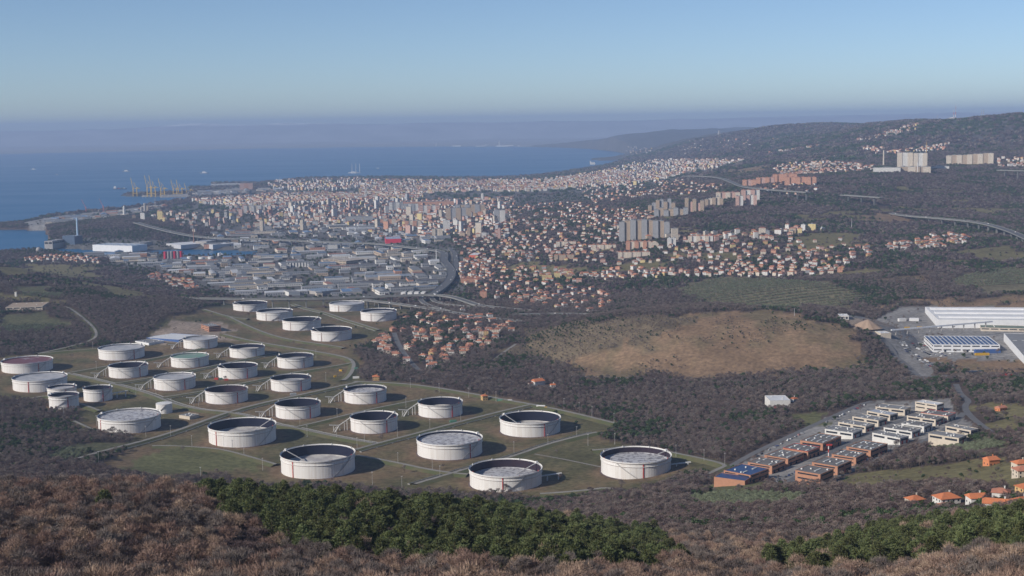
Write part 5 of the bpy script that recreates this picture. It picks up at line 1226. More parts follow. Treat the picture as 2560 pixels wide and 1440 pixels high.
# ------------------------------------------------------------------ landmark blocks
def ridge(px, py):
    if py > 312: return at(px, py)
    yy = np.linspace(6600, 9600, 400); s_ = float(at(px, py)[0] / at(px, py)[1]); zz = landq(s_ * yy, yy); k = int(np.argmax((zz - CAM_H) / yy)); return s_ * yy[k], yy[k], zz[k]
def slab(label, x0, x1, yb, yt, depth, wall, name='apartment_block', cat='apartment block', bays=1, steps=None, roof='grey', wall2=None, rot=0.0, group=None, jag=0.0, pit=(3.4, 3.1), extra=None):
    cx = (x0 + x1) / 2; X, Y, Z = ridge(cx, yb); dep = float(project(X, Y, Z)[2]); W_ = (x1 - x0) * dep / FPX; H = (yb - yt) * dep / FPX
    rz = math.atan2(-X, Y) * 1.0 + rot; W_ /= max(.5, math.cos(rot))
    t = thing(name, label, cat, (X, Y, Z), rz, group)
    m1 = mat_wall('slab_%s_%d' % (wall, int(pit[0] * 10)), WCOL[wall], pit); m2 = mat_wall('slab_%s_%d' % (wall2, int(pit[0] * 10)), WCOL[wall2], pit) if wall2 else m1
    for k in range(bays):
        w_ = W_ / bays; hh = H * (steps[k % len(steps)] if steps else 1.0); dy = (jag if k % 2 else 0)
        link('bay' if bays > 1 else 'wall', MB().box(0, w_ - .004, dy, depth + dy, -8, hh, bottom=False).data('bay', [m1 if k % 2 == 0 else m2]), t, (-W_ / 2 + k * w_, 0, 0))
        mb = MB(); mb.box(.2, w_ - .2, dy + .2, depth + dy - .2, hh + .003, hh + .5); mb.box(w_ * .35, w_ * .65, dy + depth * .3, dy + depth * .7, hh + .5, hh + 3)
        link('roof', mb.data('roof', [ROOFM[roof]]), t, (-W_ / 2 + k * w_, 0, 0))
    for q in range(-1, 2): take(X + math.cos(rz) * W_ * q / 3, Y + math.sin(rz) * W_ * q / 3 + depth / 2, max(W_ / 5, depth * .6))
    return t
slab('tall row of linked grey and pinkish tower blocks on the wooded slope', 1548, 1674, 598, 551, 18, 'grey', bays=9, wall2='tan', jag=4, steps=(.92, 1.0, 1.02, 1.0, 1.03, 1.0, .98, .96, .9))
slab('long white ribbed slab with a redder one behind it, left of the grey pair', 973, 1008, 527, 506, 14, 'white', bays=4, wall2='grey', jag=2)
slab('second part of the long ribbed slab', 1009, 1046, 529, 510, 14, 'grey', bays=4, wall2='white', jag=2)
slab('pinkish ribbed end of the long slab', 1047, 1100, 532, 514, 14, 'pink', bays=5, wall2='white', jag=2)
slab('long salmon slab behind the ribbed white one', 1010, 1135, 516, 504, 14, 'salmon', bays=1)
slab('long grey slab, upper of the two beside the twin towers', 1138, 1212, 538, 512, 16, 'grey', bays=6, wall2='tan', jag=2)
slab('long grey slab, lower of the two', 1115, 1178, 550, 520, 16, 'tan', bays=5, wall2='grey', jag=2)
slab('tall pale tower block, left one of a pair', 1235, 1248, 556, 525, 16, 'grey')
slab('tall pale tower block, right one of a pair', 1249, 1263, 558, 526, 16, 'white')
slab('slim white tower standing among lower blocks', 1108, 1125, 580, 551, 14, 'white')
slab('cream block with vertical bays beside the slim tower', 1080, 1107, 590, 572, 14, 'cream', bays=3, jag=3)
slab('ochre and cream row of blocks in the inner suburbs', 937, 990, 562, 548, 14, 'cream', bays=5, wall2='salmon', jag=2)
slab('orange tinted block row right of the ochre one', 1012, 1052, 570, 552, 14, 'salmon', bays=4, wall2='cream', jag=2)
slab('long grey slab with many windows in the inner suburbs', 864, 932, 553, 541, 14, 'grey', bays=1)
slab('pale block group in the middle suburbs', 788, 812, 550, 533, 16, 'cream', bays=3, jag=3)
slab('white terraced slab group near the port', 610, 662, 531, 514, 14, 'white', bays=6, wall2='cream', jag=3)
slab('pink housing block row below the motorway, left part', 1790, 1850, 497, 481, 18, 'cream', bays=5, wall2='pink', roof='rust', jag=4)
slab('tall pink housing block row below the motorway, right part', 1853, 1899, 503, 475, 18, 'pink', bays=4, wall2='white', roof='rust', jag=4)
slab('pink tower pair in front of the tall pink row', 1839, 1858, 517, 490, 14, 'pink', bays=2, wall2='white', jag=3)
slab('pink tower group at the wood edge', 1866, 1892, 514, 488, 14, 'pink', bays=3, wall2='white', jag=3)
slab('stepped tan housing complex, left part', 1620, 1688, 527, 499, 20, 'tan', bays=7, wall2='grey', steps=(.5, .7, .95, 1, .8, 1.05, .7), jag=5)
slab('grey lower part of the stepped housing complex', 1635, 1720, 540, 520, 18, 'grey', bays=7, wall2='tan', steps=(.8, 1, .7, .9, 1, .8, 1), jag=4)
slab('stepped tan housing complex, right part', 1712, 1760, 530, 498, 20, 'tan', bays=5, wall2='pink', steps=(1.1, .8, 1, .7, .9), jag=5)
slab('tan towers at the end of the stepped complex', 1762, 1808, 515, 494, 18, 'tan', bays=5, wall2='cream', steps=(.8, .9, 1, 1.1, .9), jag=4)
slab('terracotta housing block, left end of the brick red row', 1856, 1890, 467, 450, 18, 'salmon', bays=3, roof='rust', wall2='pink', jag=4)
slab('terracotta housing block, middle of the brick red row', 1890, 1935, 460, 444, 18, 'salmon', bays=4, roof='rust', wall2='pink', jag=4)
slab('long terracotta housing block, upper of the brick red row', 1932, 1992, 455, 436, 18, 'salmon', bays=5, roof='rust', jag=4)
slab('terracotta housing block, right end of the brick red row', 1962, 2040, 462, 443, 18, 'salmon', bays=6, roof='rust', wall2='salmon', jag=4)
slab('hospital tower, left of the twin cream towers', 2243, 2281, 424, 382, 30, 'cream', name='hospital', cat='hospital', bays=3, wall2='white', jag=2)
slab('hospital tower, right of the twin cream towers', 2284, 2317, 426, 383, 30, 'cream', name='hospital', cat='hospital', bays=3, wall2='white', jag=2)
slab('low white hospital wings in front of the towers', 2184, 2250, 431, 419, 40, 'white', name='hospital_wing', cat='hospital')
slab('low pillared hospital wing on the plateau edge', 2252, 2325, 431, 417, 30, 'tan', name='hospital_wing', cat='hospital', bays=4, wall2='cream')
slab('stepped white wing right of the hospital towers', 2324, 2372, 424, 414, 30, 'white', name='hospital_wing', cat='hospital', bays=3, steps=(.7, 1, .8))
slab('long cream slab with bays on the plateau beside the hospital', 2368, 2480, 410, 385, 22, 'cream', bays=9, wall2='tan', steps=(.85, .9, .9, .9, .95, 1, 1, 1.05, 1.05), jag=3)
slab('salmon apartment row with a round arch, left part', 1565, 1628, 622, 604, 16, 'salmon', bays=6, roof='terracotta', wall2='cream', jag=3)
slab('cream apartment block right of the arched row', 1668, 1690, 616, 596, 16, 'white', bays=2, roof='pale', jag=3)
slab('cream apartment row on the slope below the grey towers', 1720, 1782, 606, 590, 14, 'cream', bays=6, roof='terracotta', wall2='white', jag=3)
slab('cream terrace row below the arched block', 1545, 1625, 643, 630, 12, 'cream', bays=7, roof='terracotta', jag=2)
slab('pale terrace row left of the arched block', 1480, 1540, 624, 612, 12, 'cream', bays=6, roof='terracotta', jag=2)
slab('salmon terrace row beside the sports ground', 1390, 1440, 616, 604, 12, 'cream', bays=5, roof='rust', jag=3)
slab('tan terrace rows below the sports ground', 1385, 1435, 650, 637, 12, 'tan', bays=5, roof='terracotta', jag=2)
slab('yellow apartment block in the lower village', 1355, 1380, 700, 688, 12, 'yellow', bays=2, roof='terracotta')
slab('cream tower house in the lower village', 1385, 1400, 697, 682, 11, 'yellow', roof='terracotta')
slab('cream apartment block at the right end of the village beside the tanks', 1197, 1222, 845, 828, 12, 'cream', bays=2, roof='terracotta', wall2='ochre')
slab('cream apartment block beside the rightmost one in the tank village', 1222, 1248, 842, 824, 12, 'cream', bays=2, roof='terracotta')
slab('pink apartment house below the interchange', 1200, 1217, 746, 729, 12, 'salmon', roof='terracotta')
slab('orange brick hall beside the motorway', 1152, 1194, 707, 697, 20, 'salmon', name='hall', cat='hall', roof='rust')
slab('white office block beside the sheds in the valley', 820, 844, 628, 612, 16, 'white', bays=1)
slab('cream office block left of the long pale shed', 738, 760, 629, 617, 16, 'cream')
slab('large white box warehouse behind the dark wood in the valley', 718, 770, 668, 657, 40, 'white', name='warehouse', cat='warehouse', pit=(9, 30))
# arch of the salmon row
X, Y, Z = at(1636, 622); dep = project(X, Y, Z)[2]; k_ = float(dep) / FPX
t = thing('arched_block', 'round arched apartment block at the end of the salmon row', 'apartment block', (X, Y, Z), math.atan2(-X, Y))
mb = MB(); n = 14; ro, ri = 14 * k_, 8 * k_
for q in range(n):
    a, b_ = PI * q / n, PI * (q + 1) / n
    o = [(ro * math.cos(a), ro * 1.5 * math.sin(a)), (ro * math.cos(b_), ro * 1.5 * math.sin(b_)), (ri * math.cos(b_), ri * 1.4 * math.sin(b_)), (ri * math.cos(a), ri * 1.4 * math.sin(a))]
    for y0 in (0, 14): 
        p = [(u, y0, v - 2) for u, v in o]; mb.face(p if y0 else p[::-1], 0, [(u[0], u[1]) for u in (o if y0 else o[::-1])])
    mb.face([(o[0][0], 0, o[0][1] - 2), (o[1][0], 0, o[1][1] - 2), (o[1][0], 14, o[1][1] - 2), (o[0][0], 14, o[0][1] - 2)], 1)
    mb.face([(o[2][0], 0, o[2][1] - 2), (o[3][0], 0, o[3][1] - 2), (o[3][0], 14, o[3][1] - 2), (o[2][0], 14, o[2][1] - 2)], 0)
link('arch', mb.data('arch', [WALLM['cream'], ROOFM['terracotta']]), t)
# white dome hall left of the tower row
X, Y, Z = at(1530, 575); mb = MB(); r_ = 14.0
for q in range(20):
    a, b_ = 2 * PI * q / 20, 2 * PI * (q + 1) / 20
    for e in range(4):
        f0, f1 = PI / 2 * e / 4, PI / 2 * (e + 1) / 4
        mb.face([(r_ * math.cos(f0) * math.cos(a), r_ * math.cos(f0) * math.sin(a), 6 * math.sin(f0)), (r_ * math.cos(f0) * math.cos(b_), r_ * math.cos(f0) * math.sin(b_), 6 * math.sin(f0)), (r_ * math.cos(f1) * math.cos(b_), r_ * math.cos(f1) * math.sin(b_), 6 * math.sin(f1)), (r_ * math.cos(f1) * math.cos(a), r_ * math.cos(f1) * math.sin(a), 6 * math.sin(f1))])
t = thing('sports_dome', 'white domed sports hall left of the grey tower row', 'sports hall', (X, Y, Z)); link('dome', mb.data('dome', [M_TRIM], smooth=True), t); link('wall', MB().cyl(0, 0, -4, .1, r_, n=20).data('wall', [M_CONC]), t)
# chimneys and masts
def pole(label, px, yb, yt, r, m, name, cat, bands=1, m2=None, taper=.7):
    X, Y, Z = ridge(px, yb); k_ = float(project(X, Y, Z)[2]) / FPX; H = (yb - yt) * k_
    t = thing(name, label, cat, (X, Y, Z))
    for q in range(bands):
        r0 = r * (1 - (1 - taper) * q / bands); r1 = r * (1 - (1 - taper) * (q + 1) / bands)
        link('shaft' if bands == 1 else 'shaft_section', MB().cyl(0, 0, 0 if q else -3, H / bands, r0, r1, 12).data('shaft', [m if q % 2 == 0 or m2 is None else m2]), t, (0, 0, q * H / bands))
    link('top_ring', MB().cyl(0, 0, 0, .8, r * taper * 1.25, n=12).data('top_ring', [m]), t, (0, 0, H))
    return t
M_PBLUE = mat('pale_blue_paint', (.38, .52, .66), .5, .2, .2)
pole('tall pale blue chimney of the incinerator by the channel', 195, 607, 544, 4.0, M_PBLUE, 'chimney', 'chimney', 1)
pole('thin brown chimney beside the shipyard sheds', 485, 610, 571, 2.2, mat('brown_brick', (.30, .17, .13)), 'chimney', 'chimney', 1)
pole('white chimney left of the hospital towers', 2209, 415, 376, 4.0, M_CREAM, 'chimney', 'chimney', 1)
pole('white pylon beside the motorway bend', 1091, 652, 625, 1.6, M_TRIM, 'pylon', 'pylon', 1)
pole('slim white column in front of the hospital wing', 2294, 432, 406, 1.8, M_TRIM, 'column', 'column', 1)
pole('tall red and white radio mast on the karst ridge', 2389, 299, 260, 2.2, M_REDP, 'radio_mast', 'radio mast', 6, M_TRIM, .35)
pole('shorter red and white radio mast beside the tall one', 2384, 299, 274, 2.2, M_REDP, 'radio_mast', 'radio mast', 4, M_TRIM, .4)
pole('left of two thin masts on the ridge top', 2454, 293, 275, 1.3, M_STAIR, 'radio_mast', 'radio mast')
pole('right of two thin masts on the ridge top', 2459, 293, 274, 1.3, M_STAIR, 'radio_mast', 'radio mast')
pole('small mast alone on the ridge', 2343, 300, 288, 1.2, M_STAIR, 'radio_mast', 'radio mast')
pole('power pylon on the slope above the villages', 2129, 572, 546, 1.1, M_STAIR, 'pylon', 'pylon', 1, None, .4)
pole('construction mast beside the hospital', 2316, 392, 355, 1.3, M_YEL, 'mast', 'mast')
pole('pole lamp beside the olive terraces', 1986, 790, 772, .5, M_STAIR, 'pylon', 'pylon')
slab('white radio station building at the foot of the tall ridge mast', 2372, 2387, 298, 293, 12, 'white', name='radio_station', cat='building', roof='pale')
# pale pyramid church on the far ridge
X, Y, Z = at(1798, 338); k_ = float(project(X, Y, Z)[2]) / FPX
t = thing('hilltop_church', 'pale triangular church on the far ridge', 'church', (X, Y, Z), .3)
mb = MB(); b_ = 5 * k_; hh = 11 * k_
for s_ in range(4):
    a, c_ = PI / 4 + s_ * PI / 2, PI / 4 + (s_ + 1) * PI / 2
    mb.face([(b_ * math.cos(a), b_ * math.sin(a), -10), (b_ * math.cos(c_), b_ * math.sin(c_), -10), (b_ * .45 * math.cos(c_), b_ * .45 * math.sin(c_), hh), (b_ * .45 * math.cos(a), b_ * .45 * math.sin(a), hh)])
mb.face([(b_ * .45 * math.cos(PI / 4 + s_ * PI / 2), b_ * .45 * math.sin(PI / 4 + s_ * PI / 2), hh) for s_ in range(4)])
link('body', mb.data('body', [M_CONC]), t)
# castle on the headland
X, Y, Z = at(1481, 399); Z = gz(X, Y); Z = max(Z, 1.5)
t = thing('castle', 'small white castle on the wooded headland', 'castle', (X, Y, Z))
link('wall', MB().box(-20, 26, -12, 12, -6, 22).data('wall', [M_WHITEP]), t); link('tower', MB().box(-26, -14, -6, 6, -6, 36).data('tower', [M_WHITEP]), t)

# ------------------------------------------------------------------ industry with a face of its own
hall('long white warehouse with shed roof beside the channel', (229,606), (231,612), (330,615), 16, M_CLAD, mat('bluish_shed_roof', (.30, .36, .45), .6, .4, .02), name='warehouse', cat='warehouse', skl=(6, 3), seed=51)
hall('bare grey part joined to the long white warehouse', (331,607), (333,611), (381,604), 14, M_CONC, M_GREYROOF, name='warehouse', cat='warehouse', skl=(3, 2), seed=52)
hall('dark blue incinerator block at the foot of the pale blue chimney', (163,589), (186,591), (206,589), 30, mat('navy_cladding', (.06, .09, .14), .5, .2, .1), mat('navy_roof', (.12, .16, .21)), name='incinerator', cat='incinerator', seed=53)
hall('pale grey steelworks ruin beside the incinerator', (128,600), (131,603), (160,598), 22, M_CONC, M_GREYROOF, name='works_building', cat='works', bands=1, seed=54)
hall('grey shipyard shed, tall one with pale roof', (513,600), (516,604), (578,596), 15, M_CONC, mat('dull_roof', (.34, .35, .38)), name='shipyard_shed', cat='shed', skl=(4, 1), seed=55)
hall('white shipyard shed with rounded roof in front of the tall one', (529,609), (532,612), (598,607), 10, mat('dull_cladding', (.48, .48, .49), .6, .3, .1), M_PALEROOF, name='shipyard_shed', cat='shed', seed=56)
hall('pale long shed with blue front beside the channel', (440,607), (452,613), (515,608), 8, mat('dull_cladding', (.48, .48, .49)), M_PALEROOF, name='shipyard_shed', cat='shed', seed=57)
hall('bright red furniture store building in the valley', (962,592), (964,598), (1003,597), 16, mat('bright_red_cladding', (.62, .04, .07), .5, .2, .1), mat('bluish_store_roof', (.30, .36, .45)), name='store', cat='store', seed=58)
hall('orange red store beside the motorway', (1170,632), (1172,638), (1193,638), 10, mat('orange_red_cladding', (.60, .14, .08), .5, .2, .1), M_PALEROOF, name='store', cat='store', seed=59)
hall('long tan shed with terraced front in the valley, left half', (800,642), (802,648), (865,650), 12, mat('tan_concrete', (.40, .33, .25)), mat('tan_flat_roof', (.38, .33, .28)), name='factory_hall', cat='factory', bands=2, seed=60)
hall('long tan shed with terraced front in the valley, right half', (862,648), (865,653), (922,647), 12, mat('tan_concrete', (.40, .33, .25)), mat('tan_flat_roof', (.38, .33, .28)), name='factory_hall', cat='factory', bands=2, seed=61)
hall('very long bluish grey shed in the valley, nearer of two', (905,688), (915,694), (1030,690), 8, M_CONC, mat('slate_roof', (.20, .23, .28)), name='factory_hall', cat='factory', skl=(8, 1), seed=62)
hall('very long bluish grey shed in the valley, farther of two', (880,681), (885,685), (1000,682), 8, M_CONC, mat('slate_roof', (.20, .23, .28)), name='factory_hall', cat='factory', seed=63)
for k in range(4):
    hall('white tent hall beside the viaduct, %s of four' % ordinal(k + 1), (1000 + 16.5 * k, 729), (1002 + 16.5 * k, 731), (1013 + 16.5 * k, 731), 6, M_TRIM, M_SKYL, name='tent_hall', cat='tent', seed=64 + k)
hall('blue roofed shed in the row before the viaduct', (850,722), (856,730), (905,728), 7, M_CONC, mat('strong_blue_roof', (.12, .20, .34)), name='shed', cat='shed', seed=70)
hall('grey blue roofed shed left of the blue one', (795,720), (800,730), (848,724), 7, M_CONC, mat('grey_blue_roof', (.20, .25, .32)), name='shed', cat='shed', skl=(4, 2), seed=71)
hall('white walled shed before the viaduct', (719,726), (722,731), (750,729), 9, M_WHITEP, M_GREYROOF, name='shed', cat='shed', seed=72)
# red and grey silos
X, Y, Z = at(433, 648)
t = thing('silo_block', 'red and grey grain silos on the channel quay', 'silo', (X, Y, Z), math.atan2(-X, Y))
k_ = float(project(X, Y, Z)[2]) / FPX
for q in range(6):
    link('silo', MB().cyl(0, 0, -2, 20 * k_, 3.8 * k_, n=20).data('silo', [mat('crimson_paint', (.50, .03, .07), .5, .2, .1) if q in (0, 3, 5) else mat('silo_concrete', (.30, .29, .30))]), t, ((-19 + 7.7 * q) * k_, 0, 0))
# white storage tanks and a gas sphere
for k, (px_, py_, r_) in enumerate(((474, 650, 8), (505, 651, 11), (527, 650, 9), (548, 641, 5))):
    x, y, z = at(px_, py_); t = thing('storage_tank', 'white storage tank near the red silos, %s from the left' % ordinal(k + 1), 'storage tank', (x, y, z), 0, 'white storage tanks by the channel')
    link('shell', MB().cyl(0, 0, -1, 11, r_, n=24, caps=False).data('shell', [M_TRIM]), t); link('lid', MB().cyl(0, 0, 11, 12.2, r_ + .1, .5, n=24).data('lid', [M_PALEROOF]), t)
x, y, z = at(97, 632); t = thing('gas_sphere', 'pale spherical gas tank on the shore by the channel mouth', 'gas tank', (x, y, z))
mb = MB(); r_ = 9.0
for q in range(18):
    a, b_ = 2 * PI * q / 18, 2 * PI * (q + 1) / 18
    for e in range(10):
        f0, f1 = -PI / 2 + PI * e / 10, -PI / 2 + PI * (e + 1) / 10
        mb.face([(r_ * math.cos(f) * math.cos(g), r_ * math.cos(f) * math.sin(g), r_ + 2 + r_ * math.sin(f)) for f, g in ((f0, a), (f0, b_), (f1, b_), (f1, a))])
link('sphere', mb.data('sphere', [M_CONC], smooth=True), t)
for q in range(6): link('leg', MB().cyl(0, 0, -1, 9, .4, n=6).data('leg', [M_STAIR]), t, (8 * math.cos(q * PI / 3), 8 * math.sin(q * PI / 3), 0))
# tower and silos of the old works
x, y, z = at(311, 540); t = thing('works_tower', 'white domed tower of the old steelworks', 'tower', (x, y, z)); k_ = 2.0
link('shaft', MB().cyl(0, 0, -2, 42, 7, 5.5, n=14).data('shaft', [M_WHITEP]), t); link('dome', MB().cyl(0, 0, 42, 48, 6.2, 1.5, n=14).data('dome', [M_WHITEP]), t); link('base', MB().box(-16, 12, -9, 9, -3, 7).data('base', [M_CREAM]), t)
x, y, z = at(361, 531); t = thing('works_silo', 'tall grey silo with lower cylinder beside it on the shore', 'silo', (x, y, z))
link('tall_silo', MB().cyl(4, 0, -2, 46, 7, n=16).data('tall_silo', [M_CONC]), t); link('low_silo', MB().cyl(-14, 0, -2, 26, 6, n=16).data('low_silo', [M_CONC]), t); link('stair_tower', MB().box(12, 20, -5, 5, -2, 34).data('stair_tower', [mat('tan_concrete', (.40, .33, .25))]), t)
# ------------------------------------------------------------------ harbour: cranes and ships
M_CRANE = mat('yellow_crane_paint', (.72, .48, .10), .6, .2, .1)
M_RCRANE = mat('faded_red_crane_paint', (.45, .14, .13), .6, .2, .1)
def quay_crane(label, px, yb, yt, lean=-1, m=M_CRANE):
    X, Y = (float(v) for v in on_plane(px, yb, 3.0)); k = float(project(X, Y, 3)[2]) / FPX; H = (yb - yt) * k * 1.12
    t = thing('quay_crane', label, 'crane', (X, Y, 2.0), .15, 'container cranes on the quay')
    a, b_ = 12.0, 10.0; hp = H * .42; w_ = 3.4
    for sx in (-1, 1):
        for sy_ in (-1, 1):
            mb = MB(); mb.beam((sx * a, sy_ * b_, -2), (sx * a * .9, sy_ * b_, hp), w_); link('leg', mb.data('leg', [m]), t)
    mb = MB()
    for sy_ in (-1, 1): mb.beam((-a, sy_ * b_, hp * .35), (a, sy_ * b_, hp * .35), 2.0)
    for sx in (-1, 1): mb.beam((sx * a * .95, -b_, hp * .55), (sx * a * .95, b_, hp * .55), 2.0)
    link('cross_beam', mb.data('cross_beam', [m]), t)
    mb = MB(); mb.beam((lean * a, 0, hp), (-lean * a * 2.6, 0, hp), 5.0, 3.2); link('girder', mb.data('girder', [m]), t)
    mb = MB(); mb.beam((lean * a, 0, hp), (lean * a * 1.9, 0, H), 4.0, 3.0); link('boom', mb.data('boom', [m]), t)
    mb = MB(); mb.beam((lean * a * .6, -4, hp), (lean * a * .2, 0, H * .72), 1.8); mb.beam((lean * a * .6, 4, hp), (lean * a * .2, 0, H * .72), 1.8); mb.beam((-lean * a, 0, hp), (lean * a * .2, 0, H * .72), 1.5); mb.beam((lean * a * .2, 0, H * .72), (lean * a * 1.6, 0, H * .8), 1.0)
    link('mast', mb.data('mast', [m]), t)
    mb = MB(); mb.box(-6, 6, -4, 4, hp + 1.7, hp + 7); link('machine_house', mb.data('machine_house', [m]), t, (-lean * a * 1.2, 0, 0))
for lb, px, yb, yt in (('leftmost yellow container crane, alone at the quay tip', 338, 490, 449), ('yellow container crane, left of the tallest pair', 373, 491, 444), ('yellow container crane, right of the tallest pair', 384, 491, 444), ('yellow container crane between the tall pair and the right group', 407, 491, 450), ('first crane of the right group on the quay', 438, 489, 453), ('second crane of the right group on the quay', 451, 489, 453), ('small yellow crane nearest to the city', 471, 488, 461)):
    quay_crane(lb, px, yb, yt)
def jib_crane(label, px, yb, yt, lean, m, kx=1.0):
    X, Y, Z = at(px, yb); k = float(project(X, Y, Z)[2]) / FPX; H = (yb - yt) * k
    t = thing('jib_crane', label, 'crane', (X, Y, Z))
    mb = MB(); mb.beam((-3, 0, -2), (0, 0, H * .35), 1.8); mb.beam((3, 0, -2), (0, 0, H * .35), 1.8); link('portal', mb.data('portal', [m]), t)
    link('cab', MB().box(-3, 3, -2.5, 2.5, H * .33, H * .42).data('cab', [m]), t)
    mb = MB(); mb.beam((0, 0, H * .38), (lean * H * .3, 0, H), 1.6); mb.beam((0, 0, H * .42), (lean * H * .28, 0, H * .95), .8); link('jib', mb.data('jib', [m]), t)
jib_crane('faded red harbour crane with raised jib, left of two', 215, 531, 499, -1, M_RCRANE)
jib_crane('faded red harbour crane with raised jib, right of two', 259, 529, 497, -1, M_RCRANE)
jib_crane('pale harbour crane far out on the shore', 388, 515, 493, .1, M_CONC)
jib_crane('white stadium mast, left of a leaning pair', 772, 480, 462, -1, M_TRIM)
jib_crane('white stadium mast, right of a leaning pair', 797, 480, 462, 1, M_TRIM)
def hull(L, B, D, bow=.25):
    mb = MB(); st = [(-.5, .8), (-.42, 1), (.5 - bow, 1), (.5 - bow * .4, .7), (.5, .03)]
    top = [(u * L, v * B / 2) for u, v in st] + [(u * L, -v * B / 2) for u, v in reversed(st)]
    bot = [(u * L * .94, v * B * .42) for u, v in st] + [(u * L * .94, -v * B * .42) for u, v in reversed(st)]
    n = len(top)
    for i in range(n):
        j = (i + 1) % n; mb.face([(*bot[i], -1), (*bot[j], -1), (*top[j], D), (*top[i], D)][::-1])
    mb.face([(*p, D) for p in top][::-1]); return mb
def ship(label, px, py, L, col, rz=0.0, deck='white', kind='cargo', name='ship'):
    X, Y = (float(v) for v in on_plane(px, py, 0.0)); D = L * .055
    t = thing(name, label, 'ship', (X, Y, 0.2), rz)
    link('hull', hull(L, L * .16, D).data('hull', [col]), t)
    if kind == 'container':
        link('bridge_house', MB().box(-.40 * L, -.27 * L, -.06 * L, .06 * L, D + .01, D + .16 * L).data('bridge_house', [M_TRIM]), t); link('funnel', MB().box(-.43 * L, -.405 * L, -.02 * L, .02 * L, D, D + .13 * L).data('funnel', [M_TRIM]), t)
        for k in range(7):
            link('container_stack', MB().box(0, .075 * L, -.065 * L, .065 * L, 0, random.choice((.03, .05, .065)) * L).data('container_stack', [random.choice((M_CRANE, M_REDT, M_BLUE, M_TRIM, M_GRN))]), t, ((-.24 + .085 * k) * L, 0, D + .01))
    else:
        link('superstructure', MB().box(-.25 * L, .22 * L, -.05 * L, .05 * L, D + .01, D + .05 * L).box(-.12 * L, .12 * L, -.04 * L, .04 * L, D + .05 * L, D + .11 * L).data('superstructure', [M_TRIM]), t)
        link('funnel', MB().box(-.2 * L, -.14 * L, -.02 * L, .02 * L, D + .05 * L, D + .14 * L).data('funnel', [M_TRIM]), t); link('mast', MB().cyl(0, 0, D + .1 * L, D + .24 * L, .008 * L, n=6).data('mast', [M_TRIM]), t)
    return t
ship('white ship far out at the left of the bay', 84, 424, 70, M_TRIM, .1)
ship('faint small boat between the first two ships', 142, 437, 30, M_CONC, .1)
ship('white ship with dark hull in the middle of the bay', 316, 429, 85, M_CONC, .05)
ship('white ferry nearest to the yellow cranes', 511, 433, 90, M_CONC, -.1)
ship('container ship leaving the harbour with a white bridge house', 300, 473, 100, mat('dark_hull', (.05, .07, .12)), .05, kind='container')
ship('small white boat right of the sailing yacht', 945, 421, 34, M_TRIM, .1)
ship('red tanker moored at the inner pier', 590, 474, 60, M_REDP, .05)
ship('white liner moored at the city waterfront', 700, 457, 150, M_TRIM, .05)
for k, (a, b_) in enumerate(((38, 566), (52, 568), (66, 566))): ship('red tug moored at the steelworks pier, %s of three' % ordinal(k + 1), a, b_, 28, M_REDP, .1)
ship('barge moored in the industrial channel', 552, 640, 50, mat('rusty_hull', (.12, .10, .10)), .05)
# three-masted sailing yacht
X, Y = (float(v) for v in on_plane(886, 433, 0)); k = float(project(X, Y, 0)[2]) / FPX; L = 31 * k
t = thing('sailing_yacht', 'white three masted sailing yacht anchored off the city', 'yacht', (X, Y, .2), .08)
link('hull', hull(L, L * .16, L * .07, .35).data('hull', [M_TRIM]), t); link('deck_house', MB().box(-.30 * L, .12 * L, -.05 * L, .05 * L, L * .071, L * .13).data('deck_house', [M_TRIM]), t)
for u in (-.18, .14, .44):
    mb = MB(); mb.cyl(0, 0, 0, 22 * k, .75 * k * .9, .5 * k, n=8); link('mast', mb.data('mast', [M_TRIM]), t, (u * L, 0, L * .06))
# old pier buildings
slab('long white terminal shed on the outer pier', 528, 600, 465, 459, 25, 'white', name='terminal_shed', cat='shed', pit=(9, 30))
slab('pink grain store at the end of the white terminal shed', 600, 632, 474, 458, 30, 'pink', name='grain_store', cat='store', bays=3, wall2='salmon')
slab('breakwater wall out in the bay beside the cranes', 478, 604, 472, 470, 12, 'grey', name='breakwater', cat='breakwater', pit=(30, 30))
# factories and chimneys on the far shore
for k, (px_, yb, yt) in enumerate(((1089, 366, 358), (1248, 362, 348), (1214, 364, 359))):
    X, Y = (float(v) for v in on_plane(px_, 366.5, 2)); Y += 250; kk = float(project(X, Y, 2)[2]) / FPX
    t = thing('far_chimney', 'white chimney on the far shore, %s from the left' % ordinal(k + 1), 'chimney', (X, Y, 2)); link('shaft', MB().cyl(0, 0, -2, (yb - yt) * kk, 1.0 * kk, .7 * kk, n=8).data('shaft', [M_TRIM]), t)
for k, (x0, x1, hh) in enumerate(((1129, 1151, 2.2), (1190, 1210, 1.5), (1240, 1282, 2.2), (1295, 1330, 1.6))):
    X, Y = (float(v) for v in on_plane((x0 + x1) / 2, 366.5, 2)); Y += 250; kk = float(project(X, Y, 2)[2]) / FPX
    t = thing('far_works', 'long white works building on the far shore, %s from the left' % ordinal(k + 1), 'works', (X, Y, 2)); link('wall', MB().box(-(x1 - x0) / 2 * kk, (x1 - x0) / 2 * kk, -60, 60, -3, hh * kk).data('wall', [M_TRIM]), t)
